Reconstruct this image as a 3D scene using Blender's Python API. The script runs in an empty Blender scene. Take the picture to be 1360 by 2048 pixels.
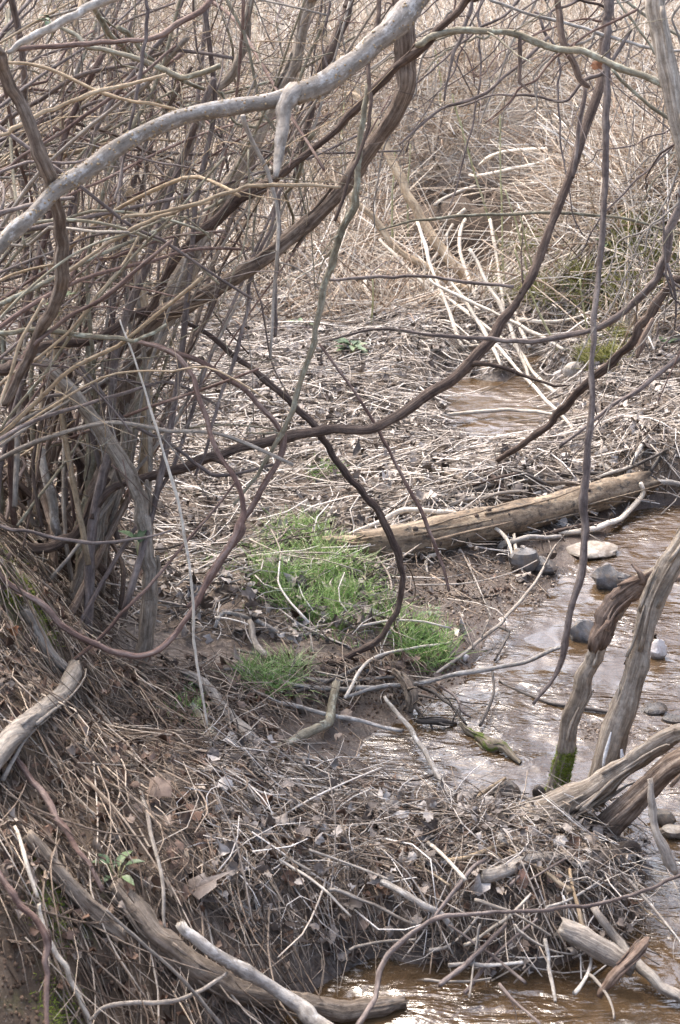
import bpy, math, random
import numpy as np
from mathutils import Vector

# ------------------------------------------------------------------ camera, world, sun, exposure
scene = bpy.context.scene
COL = scene.collection
CAM = np.array([0.0, 0.0, 2.2])
PITCH = math.radians(22.0)
F = 2844.0
FWD = np.array([0, math.cos(PITCH), -math.sin(PITCH)])
UPV = np.array([0, math.sin(PITCH), math.cos(PITCH)])
RGT = np.array([1.0, 0, 0])
cd = bpy.data.cameras.new('camera'); cam = bpy.data.objects.new('camera', cd); COL.objects.link(cam)
cam.location = CAM; cam.rotation_euler = (math.radians(90) - PITCH, 0, 0)
cd.sensor_fit = 'VERTICAL'; cd.sensor_height = 36.0; cd.lens = 50.0
cd.clip_start = 0.05; cd.clip_end = 500
cd.dof.use_dof = True; cd.dof.focus_distance = 4.6; cd.dof.aperture_fstop = 9.0
scene.camera = cam

SUN_EL, SUN_AZ = 57.0, -38.0          # azimuth from +Y towards +X
world = bpy.data.worlds.new('World'); scene.world = world; world.use_nodes = True
wn = world.node_tree; bg = wn.nodes['Background']
sky = wn.nodes.new('ShaderNodeTexSky'); sky.sky_type = 'NISHITA'; sky.sun_disc = False
sky.sun_elevation = math.radians(SUN_EL); sky.sun_rotation = math.radians(SUN_AZ)
sky.air_density = 1.0; sky.dust_density = 5.0; sky.ozone_density = 1.0
hsv = wn.nodes.new('ShaderNodeHueSaturation'); hsv.inputs['Saturation'].default_value = .92      # thin high overcast
wn.links.new(sky.outputs[0], hsv.inputs['Color'])
_tc = wn.nodes.new('ShaderNodeTexCoord'); _cn = wn.nodes.new('ShaderNodeTexNoise'); _cn.inputs['Scale'].default_value = 3.2; _cn.inputs['Detail'].default_value = 6
_cr = wn.nodes.new('ShaderNodeValToRGB'); _cr.color_ramp.elements[0].position = .36; _cr.color_ramp.elements[0].color = (1.0, 1.0, 1.0, 1)
_cr.color_ramp.elements[1].position = .60; _cr.color_ramp.elements[1].color = (2.9, 2.85, 2.75, 1)      # broken bright cloud over the whole sky
_cm = wn.nodes.new('ShaderNodeMix'); _cm.data_type = 'RGBA'; _cm.blend_type = 'MULTIPLY'; _cm.inputs[0].default_value = 1.0
wn.links.new(_tc.outputs['Generated'], _cn.inputs['Vector']); wn.links.new(_cn.outputs['Fac'], _cr.inputs[0])
wn.links.new(hsv.outputs[0], _cm.inputs[6]); wn.links.new(_cr.outputs[0], _cm.inputs[7]); wn.links.new(_cm.outputs[2], bg.inputs[0]); bg.inputs[1].default_value = 0.15
sd = bpy.data.lights.new('sun', 'SUN'); sd.energy = 1.7; sd.angle = math.radians(26); sd.color = (1, 0.98, 0.95)
sun = bpy.data.objects.new('sun', sd); COL.objects.link(sun)
_e, _a = math.radians(SUN_EL), math.radians(SUN_AZ)
sun.rotation_euler = Vector((-math.sin(_a) * math.cos(_e), -math.cos(_a) * math.cos(_e), -math.sin(_e))).to_track_quat('-Z', 'Y').to_euler()
scene.view_settings.view_transform = 'Standard'
try: scene.view_settings.look = 'None'
except Exception: pass
scene.view_settings.gamma = 1.0; scene.view_settings.use_curve_mapping = False
scene.view_settings.exposure = 0.96
scene.render.engine = 'CYCLES'
scene.cycles.max_bounces = 5; scene.cycles.diffuse_bounces = 3; scene.cycles.glossy_bounces = 3
scene.cycles.transparent_max_bounces = 6; scene.cycles.caustics_reflective = False
scene.cycles.use_denoising = True

rng = np.random.default_rng(11)
random.seed(5)

# ------------------------------------------------------------------ maths helpers
def hash2(ix, iy, s):
    n = (ix.astype(np.int64) * 374761393 + iy.astype(np.int64) * 668265263 + s * 1442695041) & 0x7fffffff
    n = ((n ^ (n >> 13)) * 1274126177) & 0x7fffffff
    return ((n ^ (n >> 16)) & 0xffff) / 65535.0
def vnoise(x, y, s=0):
    ix = np.floor(x); iy = np.floor(y); fx = x - ix; fy = y - iy
    fx = fx * fx * (3 - 2 * fx); fy = fy * fy * (3 - 2 * fy)
    a = hash2(ix, iy, s); b = hash2(ix + 1, iy, s); c = hash2(ix, iy + 1, s); d = hash2(ix + 1, iy + 1, s)
    return (a * (1 - fx) + b * fx) * (1 - fy) + (c * (1 - fx) + d * fx) * fy - 0.5
def fbm(x, y, s=0, o=4):
    t = 0; a = 1.0
    for k in range(o):
        t = t + a * vnoise(x * 2 ** k, y * 2 ** k, s + k); a *= 0.5
    return t
def P(px, py, d):
    """a world point d metres ahead of the lens plane, on the photograph's sight line"""
    px = np.asarray(px, float); py = np.asarray(py, float); d = np.asarray(d, float)
    return CAM + d[..., None] * (FWD + ((px - 680) / F)[..., None] * RGT - ((py - 1024) / F)[..., None] * UPV)
def proj(w):
    v = np.asarray(w) - CAM; d = v @ FWD
    dd = np.maximum(d, 0.05)
    return 680 + F * (v @ RGT) / dd, 1024 - F * (v @ UPV) / dd, d
def atz(px, py, z):
    r = FWD + (px - 680) / F * RGT - (py - 1024) / F * UPV
    t = (z - CAM[2]) / r[2]
    return CAM + t * r

# ------------------------------------------------------------------ terrain
CP = [  # photograph pixel, height above the water
 (1150,1300,-.05),(1300,1100,-.06),(1300,1300,-.06),(1340,1500,-.04),(1200,1420,-.035),(1020,1450,-.025),(1250,1200,-.05),
 (960,1540,-.03),(860,1530,-.022),(780,1555,-.004),(1080,1200,.006),(1060,1280,-.025),(980,1380,-.022),(1340,1040,-.05),
 (1180,1475,.010),(1250,1450,.008),(1120,1120,.01),
 (900,1180,.035),(850,1330,.025),(760,1400,.02),(690,1480,.012),(620,1440,.03),(960,1270,.004),(1000,1120,.03),(1040,1170,.01),
 (640,1150,.10),(560,1250,.09),(720,1240,.07),(500,1400,.07),(880,1280,.03),(780,1180,.05),(860,1120,.05),
 (1340,1720,-.05),(1340,1850,-.09),(1340,2000,-.09),(1240,1700,.0),(1260,1780,.01),(1290,1830,-.03),
 (1000,2030,-.08),(800,2030,-.07),(900,1975,-.06),(1150,2000,-.08),(680,2030,-.06),(640,1965,.0),(760,1960,-.05),
 (1050,1590,-.02),(1160,1610,-.01),
 (800,1700,.12),(950,1720,.12),(1100,1730,.11),(1200,1800,.07),(1100,1850,.08),(1000,1880,.05),(850,1850,.08),(700,1820,.1),
 (850,1630,.05),(1000,1660,.05),(640,1700,.15),(600,1600,.12),(700,1580,.05),(560,1850,.12),(620,1920,.04),
 (300,1700,.30),(100,1800,.42),(0,1900,.42),(0,1600,.52),(200,1500,.36),(350,1550,.27),(450,1700,.22),(480,1550,.17),(400,1900,.16),
 (250,2020,.18),(100,2030,.28),(0,2040,.36),(500,2020,.04),
 (0,1400,.58),(60,1300,.52),(120,1400,.34),(30,1180,.62),(120,1200,.36),(200,1300,.2),(300,1400,.15),(250,1150,.14),(400,1300,.09),(400,1100,.09),(-60,1050,.7),(20,1080,.52),(100,1080,.25),
 (0,900,.35),(120,900,.14),(300,900,.08),(500,950,.07),(650,950,.09),(800,900,.08),(900,950,.13),(1000,960,.14),(1120,940,.12),(1240,930,.12),
 (960,800,-.07),(1050,780,-.075),(950,755,-.075),(1060,755,-.075),(1000,850,-.055),(1085,840,-.04),(905,770,-.04),(930,850,-.03),
 (960,905,.04),(960,868,-.04),(1050,868,-.03),(900,820,-.02),(1095,800,-.03),(845,820,.06),(860,740,.07),(1150,850,.07),(1150,780,.09),(1250,800,.12),(1340,850,.15),(1340,930,.14),
 (920,722,.03),(1010,720,.09),(1100,722,.09),(1000,695,.12),(900,690,.1),(1120,690,.15),
 (700,720,.07),(560,720,.06),(400,720,.1),(200,720,.15),(600,620,.02),(680,625,.02),(520,640,.03),(780,640,.10),
 (1060,620,.2),(1100,560,.32),(1200,520,.5),(1300,480,.65),(1200,640,.2),(1320,640,.28),
 (960,520,.12),(930,460,.17),(1000,460,.27),(930,390,.50),(1040,395,.52),(1000,350,.68),(1150,380,.66),
 (820,520,.12),(800,420,.36),(700,520,.18),(650,420,.34),(500,520,.2),(300,520,.28),(100,520,.4),
 (1300,300,.9),(1000,250,.88),(700,250,.82),(400,250,.8),(100,250,.85),
 (1300,120,1.25),(1000,100,1.2),(700,100,1.17),(400,100,1.18),(100,100,1.22),(700,0,1.42),(100,0,1.46),(1300,0,1.48),
 (-600,1500,.85),(-600,1000,1.0),(-900,600,1.1),(-900,250,1.3),(-500,2000,.75),(-900,50,1.7),
 (1700,1100,-.05),(2100,1100,.4),(1750,1500,-.07),(2300,1500,.5),(1700,1850,-.09),(2300,1900,.45),(1700,900,.2),(1900,650,.6),(2300,400,1.2),(2300,100,1.8),
]
pts = [atz(px, py, z) for px, py, z in CP]
pts += [np.array(q) for q in ((.9, 1.0, -.1), (1.8, 1.0, .4), (.9, 0, -.1), (1.9, 0, .5), (0, .2, .42), (-.9, 1.2, .6), (-1, 0, .6), (0.1, 1.2, .3), (0.35, 1.7, .08), (0, -2, .6), (1, -2, -.1), (-2.5, 0, .9), (3, 0, .9),
        (3, -3, 1), (-3, -3, 1), (.5, 2.3, -.05))]
CPW = np.array(pts)
def _kern(r2): return 0.5 * r2 * np.log(r2 + 1e-9)
_n = len(CPW)
_d2 = ((CPW[:, None, :2] - CPW[None, :, :2]) ** 2).sum(-1)
_A = np.zeros((_n + 3, _n + 3)); _A[:_n, :_n] = _kern(_d2) + np.eye(_n) * 0.004
_A[:_n, _n] = 1; _A[:_n, _n + 1:] = CPW[:, :2]; _A[_n, :_n] = 1; _A[_n + 1:, :_n] = CPW[:, :2].T
_b = np.zeros(_n + 3); _b[:_n] = CPW[:, 2]
_w = np.linalg.solve(_A, _b)
def _rbf(x, y):
    out = np.empty(x.shape)
    xf = x.ravel(); yf = y.ravel(); of = out.ravel()
    for i in range(0, len(xf), 40000):
        xs = xf[i:i + 40000]; ys = yf[i:i + 40000]
        d2 = (xs[:, None] - CPW[:, 0]) ** 2 + (ys[:, None] - CPW[:, 1]) ** 2
        of[i:i + 40000] = _kern(d2) @ _w[:_n] + _w[_n] + _w[_n + 1] * xs + _w[_n + 2] * ys
    return of.reshape(x.shape)
def sstep(a, b, t):
    t = np.clip((t - a) / (b - a), 0, 1); return t * t * (3 - 2 * t)
def H(x, y):
    x = np.asarray(x, float); y = np.asarray(y, float)
    xc = np.clip(x, -6, 7); yc = np.clip(y, -3, 17)
    z = _rbf(xc, yc)
    z = np.clip(z, -.25, 3)
    r = np.hypot(x, y - 7)
    w = sstep(6.5, 11, r)
    far = 1.3 + 0.075 * np.maximum(r - 8, 0) + 0.5 * fbm(x * .12, y * .12, 9, 2)
    z = z * (1 - w) + far * w
    dist = np.hypot(x, y)
    rough = sstep(-.02, .1, z)
    n = (0.012 + 0.05 * rough) * fbm(x * 3.1 + 5, y * 3.1, 1, 2) + (0.010 + 0.022 * rough) * fbm(x * 13, y * 13, 3, 3)
    n = n + 0.05 * sstep(9, 14, y) * fbm(x * 1.5, y * 1.5, 21, 2) * 2
    return z + n
def axis_vals(c0, c1, step, lo, hi, g=1.12):
    v = list(np.arange(c0, c1, step)); s = step; a = v[0]; left = []
    while a > lo: s *= g; a -= s; left.append(a)
    s = step; a = v[-1]; right = []
    while a < hi: s *= g; a += s; right.append(a)
    return np.array(left[::-1] + v + right)
GX = axis_vals(-2.3, 2.6, .03, -90, 90)
_y1 = np.arange(2.0, 6.5, .025); _y2 = np.arange(6.5, 11, .04); _y3 = np.arange(11, 18, .09)
GY = np.concatenate([axis_vals(2.0, 2.02, .025, -90, 2.0)[:-3], _y1, _y2, _y3, axis_vals(18, 18.1, .1, 17.9, 120)[1:]])
GY = np.unique(np.round(GY, 4))
MX, MY = np.meshgrid(GX, GY)
MZ = H(MX, MY)
def HG(x, y):
    """bilinear look-up in the ground grid (fast)"""
    x = np.asarray(x, float); y = np.asarray(y, float)
    i = np.clip(np.searchsorted(GX, x) - 1, 0, len(GX) - 2); j = np.clip(np.searchsorted(GY, y) - 1, 0, len(GY) - 2)
    fx = np.clip((x - GX[i]) / (GX[i + 1] - GX[i]), 0, 1); fy = np.clip((y - GY[j]) / (GY[j + 1] - GY[j]), 0, 1)
    return (MZ[j, i] * (1 - fx) + MZ[j, i + 1] * fx) * (1 - fy) + (MZ[j + 1, i] * (1 - fx) + MZ[j + 1, i + 1] * fx) * fy
def G(px, py):
    """where the sight line through a pixel meets the ground (or the water)"""
    px = np.atleast_1d(np.asarray(px, float)); py = np.atleast_1d(np.asarray(py, float))
    r = FWD + ((px - 680) / F)[:, None] * RGT - ((py - 1024) / F)[:, None] * UPV
    t = np.full(len(px), 1.5); done = np.zeros(len(px), bool)
    for k in range(900):
        w = CAM + t[:, None] * r
        hit = w[:, 2] <= np.maximum(HG(w[:, 0], w[:, 1]), 0)
        done |= hit
        if done.all(): break
        t = np.where(done, t, t + 0.02)
    lo, hi = t - .02, t
    for k in range(7):
        mid = (lo + hi) / 2; w = CAM + mid[:, None] * r; hit = w[:, 2] <= np.maximum(HG(w[:, 0], w[:, 1]), 0)
        hi = np.where(hit, mid, hi); lo = np.where(hit, lo, mid)
    return CAM + hi[:, None] * r

def inpoly(px, py, poly):
    c = np.zeros(np.shape(px), bool); j = len(poly) - 1
    for i in range(len(poly)):
        xi, yi = poly[i]; xj, yj = poly[j]
        c ^= ((yi > py) != (yj > py)) & (px < (xj - xi) * (py - yi) / (yj - yi + 1e-9) + xi)
        j = i
    return c

# ------------------------------------------------------------------ meshes
def mesh_np(name, co, quads=None, tris=None, attrs=None, smooth=True):
    me = bpy.data.meshes.new(name)
    nq = 0 if quads is None else len(quads); nt = 0 if tris is None else len(tris)
    me.vertices.add(len(co)); me.vertices.foreach_set('co', np.ascontiguousarray(co, dtype=np.float32).ravel())
    idx = []
    if nq: idx.append(np.asarray(quads).ravel())
    if nt: idx.append(np.asarray(tris).ravel())
    idx = np.concatenate(idx).astype(np.int32)
    me.loops.add(len(idx)); me.loops.foreach_set('vertex_index', idx)
    me.polygons.add(nq + nt)
    st = np.concatenate([np.arange(nq) * 4, nq * 4 + np.arange(nt) * 3]).astype(np.int32)
    me.polygons.foreach_set('loop_start', st)
    me.polygons.foreach_set('use_smooth', np.full(nq + nt, smooth))
    for k, v in (attrs or {}).items():
        v = np.asarray(v, dtype=np.float32)
        if v.ndim == 1: a = me.attributes.new(k, 'FLOAT', 'POINT'); a.data.foreach_set('value', v)
        else: a = me.attributes.new(k, 'FLOAT_VECTOR', 'POINT'); a.data.foreach_set('vector', np.ascontiguousarray(v).ravel())
    me.update(calc_edges=True); me.validate()
    return me
def tubes(pl, rad, sides=3, ridge=0.0, lump=0.0, rnd=None, ref=None, seed=0, fibre=0.0, jag=0.0):
    """pl (N,K,3) centre lines, rad (N,K): arrays of a mesh made of N tubes"""
    N, K, _ = pl.shape
    T = np.empty_like(pl); T[:, 1:-1] = pl[:, 2:] - pl[:, :-2]; T[:, 0] = pl[:, 1] - pl[:, 0]; T[:, -1] = pl[:, -1] - pl[:, -2]
    T /= np.linalg.norm(T, axis=-1, keepdims=True) + 1e-9
    if ref is None:
        ch = pl[:, -1] - pl[:, 0]; ch /= np.linalg.norm(ch, axis=-1, keepdims=True) + 1e-9
        rv = np.where(np.abs(ch[:, 2:3]) < .8, np.array([[0, 0, 1.0]]), np.array([[0, 1.0, 0]]))
    else: rv = np.broadcast_to(ref, (N, 3))
    A = np.cross(T, rv[:, None, :]); A /= np.linalg.norm(A, axis=-1, keepdims=True) + 1e-9
    B = np.cross(T, A)
    seg = np.linalg.norm(np.diff(pl, axis=1), axis=-1); L = np.concatenate([np.zeros((N, 1)), np.cumsum(seg, 1)], 1)
    th = np.arange(sides) * 2 * np.pi / sides
    ct, st = np.cos(th), np.sin(th)
    R = np.repeat(rad[:, :, None], sides, 2)
    if ridge:
        ph = (rng.random(N) * 6.28)[:, None, None]
        Lh = L[:, :, None]
        rr = 0.5 * np.sin(2 * th + ph + Lh * 3.0) + 0.35 * np.sin(3 * th - ph * 2 + Lh * 5.3) + .35 * np.sin(5 * th + ph * 3 - Lh * 3.7)
        R = R * (1 + ridge * rr)
    if lump:
        R = R * (1 + lump * (rng.random((N, K, 1)) - .5) * 2 + lump * .6 * (rng.random((N, K, sides)) - .5))
    if fibre:
        jx = np.arange(sides)[None, None, :] + 40 * np.arange(N)[:, None, None] + rng.integers(0, 9999)
        Lh = L[:, :, None] + 0 * R
        R = R * (1 + fibre * (2.0 * vnoise(jx + 0 * R, Lh * 22 + .3 * jx, 4) + 1.2 * vnoise(jx // 2 + 0 * R, Lh * 7, 6)))
    co = pl[:, :, None, :] + R[..., None] * (ct[None, None, :, None] * A[:, :, None, :] + st[None, None, :, None] * B[:, :, None, :])
    if jag:
        co[:, -1] += T[:, -1, None, :] * (rng.random((N, sides, 1)) * jag * rad[:, -1, None, None] * 3)
        co[:, 0] -= T[:, 0, None, :] * (rng.random((N, sides, 1)) * jag * rad[:, 0, None, None] * 2)
    off = (rng.random((N, 1)) * 37)
    tc = np.stack([np.broadcast_to(ct, R.shape) * rad[:, :, None] + off[:, :, None], np.broadcast_to(st, R.shape) * rad[:, :, None] + off[:, :, None] * 1.7, np.broadcast_to(L[:, :, None], R.shape)], -1)
    if rnd is None: rnd = rng.random(N)
    rn = np.broadcast_to(rnd[:, None, None], R.shape)
    base = np.arange(N)[:, None, None] * K * sides + np.arange(K - 1)[None, :, None] * sides
    j = np.arange(sides)[None, None, :]; j2 = (j + 1) % sides
    q = np.stack([base + j, base + j2, base + sides + j2, base + sides + j], -1).reshape(-1, 4)
    # end caps as fans
    caps = []
    if sides > 3:
        for e in (0, K - 1):
            b = np.arange(N)[:, None] * K * sides + e * sides; k = np.arange(1, sides - 1)[None, :]
            t = np.stack([np.broadcast_to(b, (N, sides - 2)), b + k, b + k + 1] if e else [np.broadcast_to(b, (N, sides - 2)), b + k + 1, b + k], -1)
            caps.append(t.reshape(-1, 3))
    else:
        for e in (0, K - 1):
            b = np.arange(N) * K * 3 + e * 3
            caps.append(np.stack([b, b + 1, b + 2] if e else [b, b + 2, b + 1], -1))
    return co.reshape(-1, 3), q, np.concatenate(caps), tc.reshape(-1, 3), rn.reshape(-1)
def tube_mesh(name, pl, rad, **k):
    co, q, t, tc, rn = tubes(pl, rad, **k)
    return mesh_np(name, co, q, t, {'tc': tc, 'rnd': rn})

def tag(o, label=None, cat=None, group=None, kind=None):
    if label: o['label'] = label
    if cat: o['category'] = cat
    if group: o['group'] = group
    if kind: o['kind'] = kind
    return o
def link(name, me, mat, parent=None, at=None):
    """one mesh object; its origin is put at its base when AT is given"""
    o = bpy.data.objects.new(name, me); COL.objects.link(o)
    if mat and not me.materials: me.materials.append(mat)
    if parent: o.parent = parent
    return o
def recentre(me, c):
    n = len(me.vertices); a = np.empty(n * 3, np.float32); me.vertices.foreach_get('co', a)
    a = a.reshape(-1, 3) - np.asarray(c, np.float32); me.vertices.foreach_set('co', a.ravel()); me.update()

# ------------------------------------------------------------------ materials
def newmat(name):
    m = bpy.data.materials.new(name); m.use_nodes = True; nt = m.node_tree
    b = nt.nodes['Principled BSDF']; return m, nt, b
def nd(nt, t, **kw):
    n = nt.nodes.new(t)
    for k, v in kw.items():
        if k in n.inputs.keys() and not hasattr(n, k): n.inputs[k].default_value = v
        else: setattr(n, k, v)
    return n
def noise(nt, vec, scale, detail=4, rough=.6, dist=0):
    n = nt.nodes.new('ShaderNodeTexNoise'); n.inputs['Scale'].default_value = scale; n.inputs['Detail'].default_value = detail
    n.inputs['Roughness'].default_value = rough; n.inputs['Distortion'].default_value = dist
    if vec is not None: nt.links.new(vec, n.inputs['Vector'])
    return n.outputs['Fac']
def ramp(nt, fac, stops, interp='LINEAR'):
    r = nt.nodes.new('ShaderNodeValToRGB'); e = r.color_ramp.elements; r.color_ramp.interpolation = interp
    while len(e) < len(stops): e.new(0.5)
    for el, (p, c) in zip(e, stops):
        el.position = p; el.color = (*c, 1) if len(c) == 3 else c
    nt.links.new(fac, r.inputs[0]); return r.outputs[0]
def mixc(nt, fac, a, b, mode='MIX'):
    m = nt.nodes.new('ShaderNodeMix'); m.data_type = 'RGBA'; m.blend_type = mode
    for s, v in ((m.inputs[0], fac), (m.inputs[6], a), (m.inputs[7], b)):
        if isinstance(v, (int, float)): s.default_value = v
        elif isinstance(v, tuple): s.default_value = (*v, 1)
        else: nt.links.new(v, s)
    return m.outputs[2]
def math_(nt, op, a, b=0.0, clamp=False):
    m = nt.nodes.new('ShaderNodeMath'); m.operation = op; m.use_clamp = clamp
    for s, v in zip(m.inputs, (a, b)):
        if isinstance(v, (int, float)): s.default_value = v
        else: nt.links.new(v, s)
    return m.outputs[0]
def bump(nt, b, h, dist, strength=1.0):
    n = nt.nodes.new('ShaderNodeBump'); n.inputs['Strength'].default_value = strength; n.inputs['Distance'].default_value = dist
    nt.links.new(h, n.inputs['Height']); nt.links.new(n.outputs[0], b.inputs['Normal'])
def attr(nt, name, out='Fac'):
    a = nt.nodes.new('ShaderNodeAttribute'); a.attribute_name = name; return a.outputs[out]
def scaled(nt, vec, s):
    m = nt.nodes.new('ShaderNodeMapping'); m.inputs['Scale'].default_value = s; nt.links.new(vec, m.inputs['Vector']); return m.outputs[0]

def bark(name, dark, mid, light, fib=1.0, lichen=None, rough=.8, moss=None):
    m, nt, b = newmat(name)
    tc = attr(nt, 'tc', 'Vector')
    f1 = noise(nt, scaled(nt, tc, (140 * fib, 140 * fib, 9)), 1, 5, .7, .3)
    f2 = noise(nt, scaled(nt, tc, (25, 25, 6)), 1, 3, .6)
    f3 = noise(nt, scaled(nt, tc, (420 * fib, 420 * fib, 40)), 1, 2, .6)
    s = math_(nt, 'ADD', math_(nt, 'MULTIPLY', f1, .6), math_(nt, 'ADD', math_(nt, 'MULTIPLY', f2, .35), math_(nt, 'MULTIPLY', f3, .15)))
    c = ramp(nt, s, [(.36, dark), (.52, mid), (.70, light)])
    if lichen:
        l = noise(nt, scaled(nt, tc, (45, 45, 28)), 1, 5, .7)
        c = mixc(nt, ramp(nt, l, [(.53, (0, 0, 0)), (.62, (1, 1, 1))]), c, lichen)
    if moss:
        l = noise(nt, scaled(nt, tc, (30, 30, 14)), 1, 4, .7)
        c = mixc(nt, ramp(nt, l, [(.5, (0, 0, 0)), (.6, (1, 1, 1))]), c, moss)
    oi = nt.nodes.new('ShaderNodeObjectInfo')
    v = math_(nt, 'ADD', math_(nt, 'MULTIPLY', math_(nt, 'ADD', math_(nt, 'MULTIPLY', oi.outputs['Random'], .6), math_(nt, 'MULTIPLY', attr(nt, 'rnd'), .4)), .55), .75)
    hs = nt.nodes.new('ShaderNodeHueSaturation'); nt.links.new(c, hs.inputs['Color']); nt.links.new(v, hs.inputs['Value'])
    blot = noise(nt, tc, 55, 5, .7)
    fin = mixc(nt, 1.0, hs.outputs[0], ramp(nt, blot, [(.30, (.62, .59, .57)), (.5, (1, 1, 1)), (.70, (1.25, 1.22, 1.18))]), 'MULTIPLY')
    nt.links.new(fin, b.inputs['Base Color']); b.inputs['Roughness'].default_value = rough
    b.inputs['Specular IOR Level'].default_value = .3
    bump(nt, b, math_(nt, 'ADD', s, math_(nt, 'MULTIPLY', blot, .5)), .007, 1.0)
    return m
M = {}
M['vine'] = bark('bark_brown_fibrous', (.035, .023, .017), (.115, .082, .062), (.32, .26, .21))
M['vinedark'] = bark('bark_dark_brown', (.022, .015, .012), (.066, .044, .035), (.19, .14, .11))
M['grey'] = bark('bark_grey_smooth', (.12, .10, .085), (.26, .235, .205), (.44, .41, .375), fib=.35, lichen=(.45, .43, .40))
M['limb'] = bark('bark_grey_speckled', (.09, .075, .06), (.21, .18, .15), (.36, .33, .30), fib=.3, lichen=(.37, .35, .33))
M['shred'] = bark('bark_grey_shredding', (.08, .06, .043), (.22, .18, .14), (.45, .40, .34))
M['red'] = bark('bark_reddish', (.055, .03, .025), (.14, .088, .072), (.30, .225, .19), fib=.6)
M['mud'] = bark('wood_muddy', (.055, .042, .032), (.15, .118, .09), (.32, .265, .21))
M['tan'] = bark('bark_tan', (.17, .12, .07), (.32, .24, .155), (.48, .39, .28), fib=.6)
M['olive'] = bark('bark_olive', (.09, .075, .05), (.19, .165, .115), (.33, .30, .23), fib=.5, lichen=(.33, .33, .26))
M['greenstem'] = bark('stem_yellow_green', (.20, .20, .08), (.33, .32, .16), (.48, .45, .30), fib=.4)
M['purple'] = bark('bark_purplish', (.045, .033, .030), (.12, .094, .085), (.28, .235, .21), fib=.5)
M['mossy'] = bark('bark_mossy', (.07, .055, .04), (.17, .14, .10), (.3, .26, .2), moss=(.09, .12, .02))
M['bone'] = bark('wood_bleached', (.35, .29, .22), (.52, .46, .38), (.68, .62, .54), fib=.6)
M['dead'] = bark('wood_dead_grey', (.10, .085, .07), (.23, .20, .17), (.42, .38, .33))
M['log'] = bark('log_tan_rotting', (.05, .038, .028), (.22, .165, .115), (.44, .36, .26), fib=.25, lichen=(.10, .085, .07))
M['wet'] = bark('wood_wet_dark', (.02, .016, .014), (.055, .045, .038), (.13, .11, .095), rough=.35)
M['rust'] = bark('wood_rusty_brown', (.04, .026, .019), (.125, .085, .064), (.28, .215, .17))

def litter_mat(name, stops, rough=.8, leaf=False):
    m, nt, b = newmat(name)
    c = ramp(nt, attr(nt, 'rnd'), stops)
    tc = nt.nodes.new('ShaderNodeTexCoord')
    n = noise(nt, tc.outputs['Object'], 60 if leaf else 90, 4, .7)
    c2 = mixc(nt, 1.0, c, ramp(nt, n, [(.3, (.62, .58, .55)), (.7, (1.15, 1.12, 1.1))]), 'MULTIPLY')
    nt.links.new(c2, b.inputs['Base Color']); b.inputs['Roughness'].default_value = rough
    b.inputs['Specular IOR Level'].default_value = .35
    bump(nt, b, n, .003, .7)
    return m
M['straw'] = litter_mat('dead_straw', [(0, (.14, .095, .065)), (.13, (.34, .25, .18)), (.32, (.51, .42, .32)), (.6, (.65, .57, .47)), (.8, (.74, .69, .60)), (1, (.84, .81, .76))])
M['litgrey'] = litter_mat('litter_grey_sticks', [(0, (.045, .036, .03)), (.22, (.14, .115, .095)), (.45, (.31, .27, .23)), (.65, (.48, .44, .39)), (.85, (.64, .60, .55)), (1, (.80, .78, .74))])
M['litbrown'] = litter_mat('litter_brown_sticks', [(0, (.05, .036, .028)), (.22, (.13, .096, .072)), (.5, (.24, .188, .143)), (.8, (.40, .33, .26)), (1, (.64, .57, .48))])
M['leaf'] = litter_mat('dead_leaves', [(0, (.045, .028, .021)), (.25, (.105, .065, .045)), (.5, (.18, .11, .078)), (.75, (.24, .18, .14)), (1, (.36, .31, .26))], .6, True)
M['leafgrey'] = litter_mat('dead_leaves_grey', [(0, (.05, .04, .035)), (.3, (.15, .125, .11)), (.6, (.28, .245, .215)), (1, (.50, .47, .44))], .55, True)
M['grass'] = litter_mat('fresh_grass', [(0, (.15, .28, .06)), (.42, (.28, .48, .13)), (.76, (.44, .62, .26)), (.84, (.60, .65, .38)), (1, (.62, .54, .38))], .5)
M['moss'] = litter_mat('moss_tufts', [(0, (.12, .14, .03)), (.5, (.24, .25, .07)), (1, (.42, .40, .18))], .9)
M['green'] = litter_mat('green_leaves', [(0, (.05, .09, .04)), (.5, (.09, .15, .07)), (1, (.18, .24, .12))], .45, True)
M['orange'] = litter_mat('orange_leaf', [(0, (.13, .045, .018)), (1, (.30, .13, .055))], .6, True)
for _k in ('grass', 'green', 'leaf', 'leafgrey', 'orange'):
    _m = M[_k]; _b = _m.node_tree.nodes['Principled BSDF']
    if _k in ('grass', 'green'): _b.inputs['Subsurface Weight'].default_value = 0.0

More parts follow.
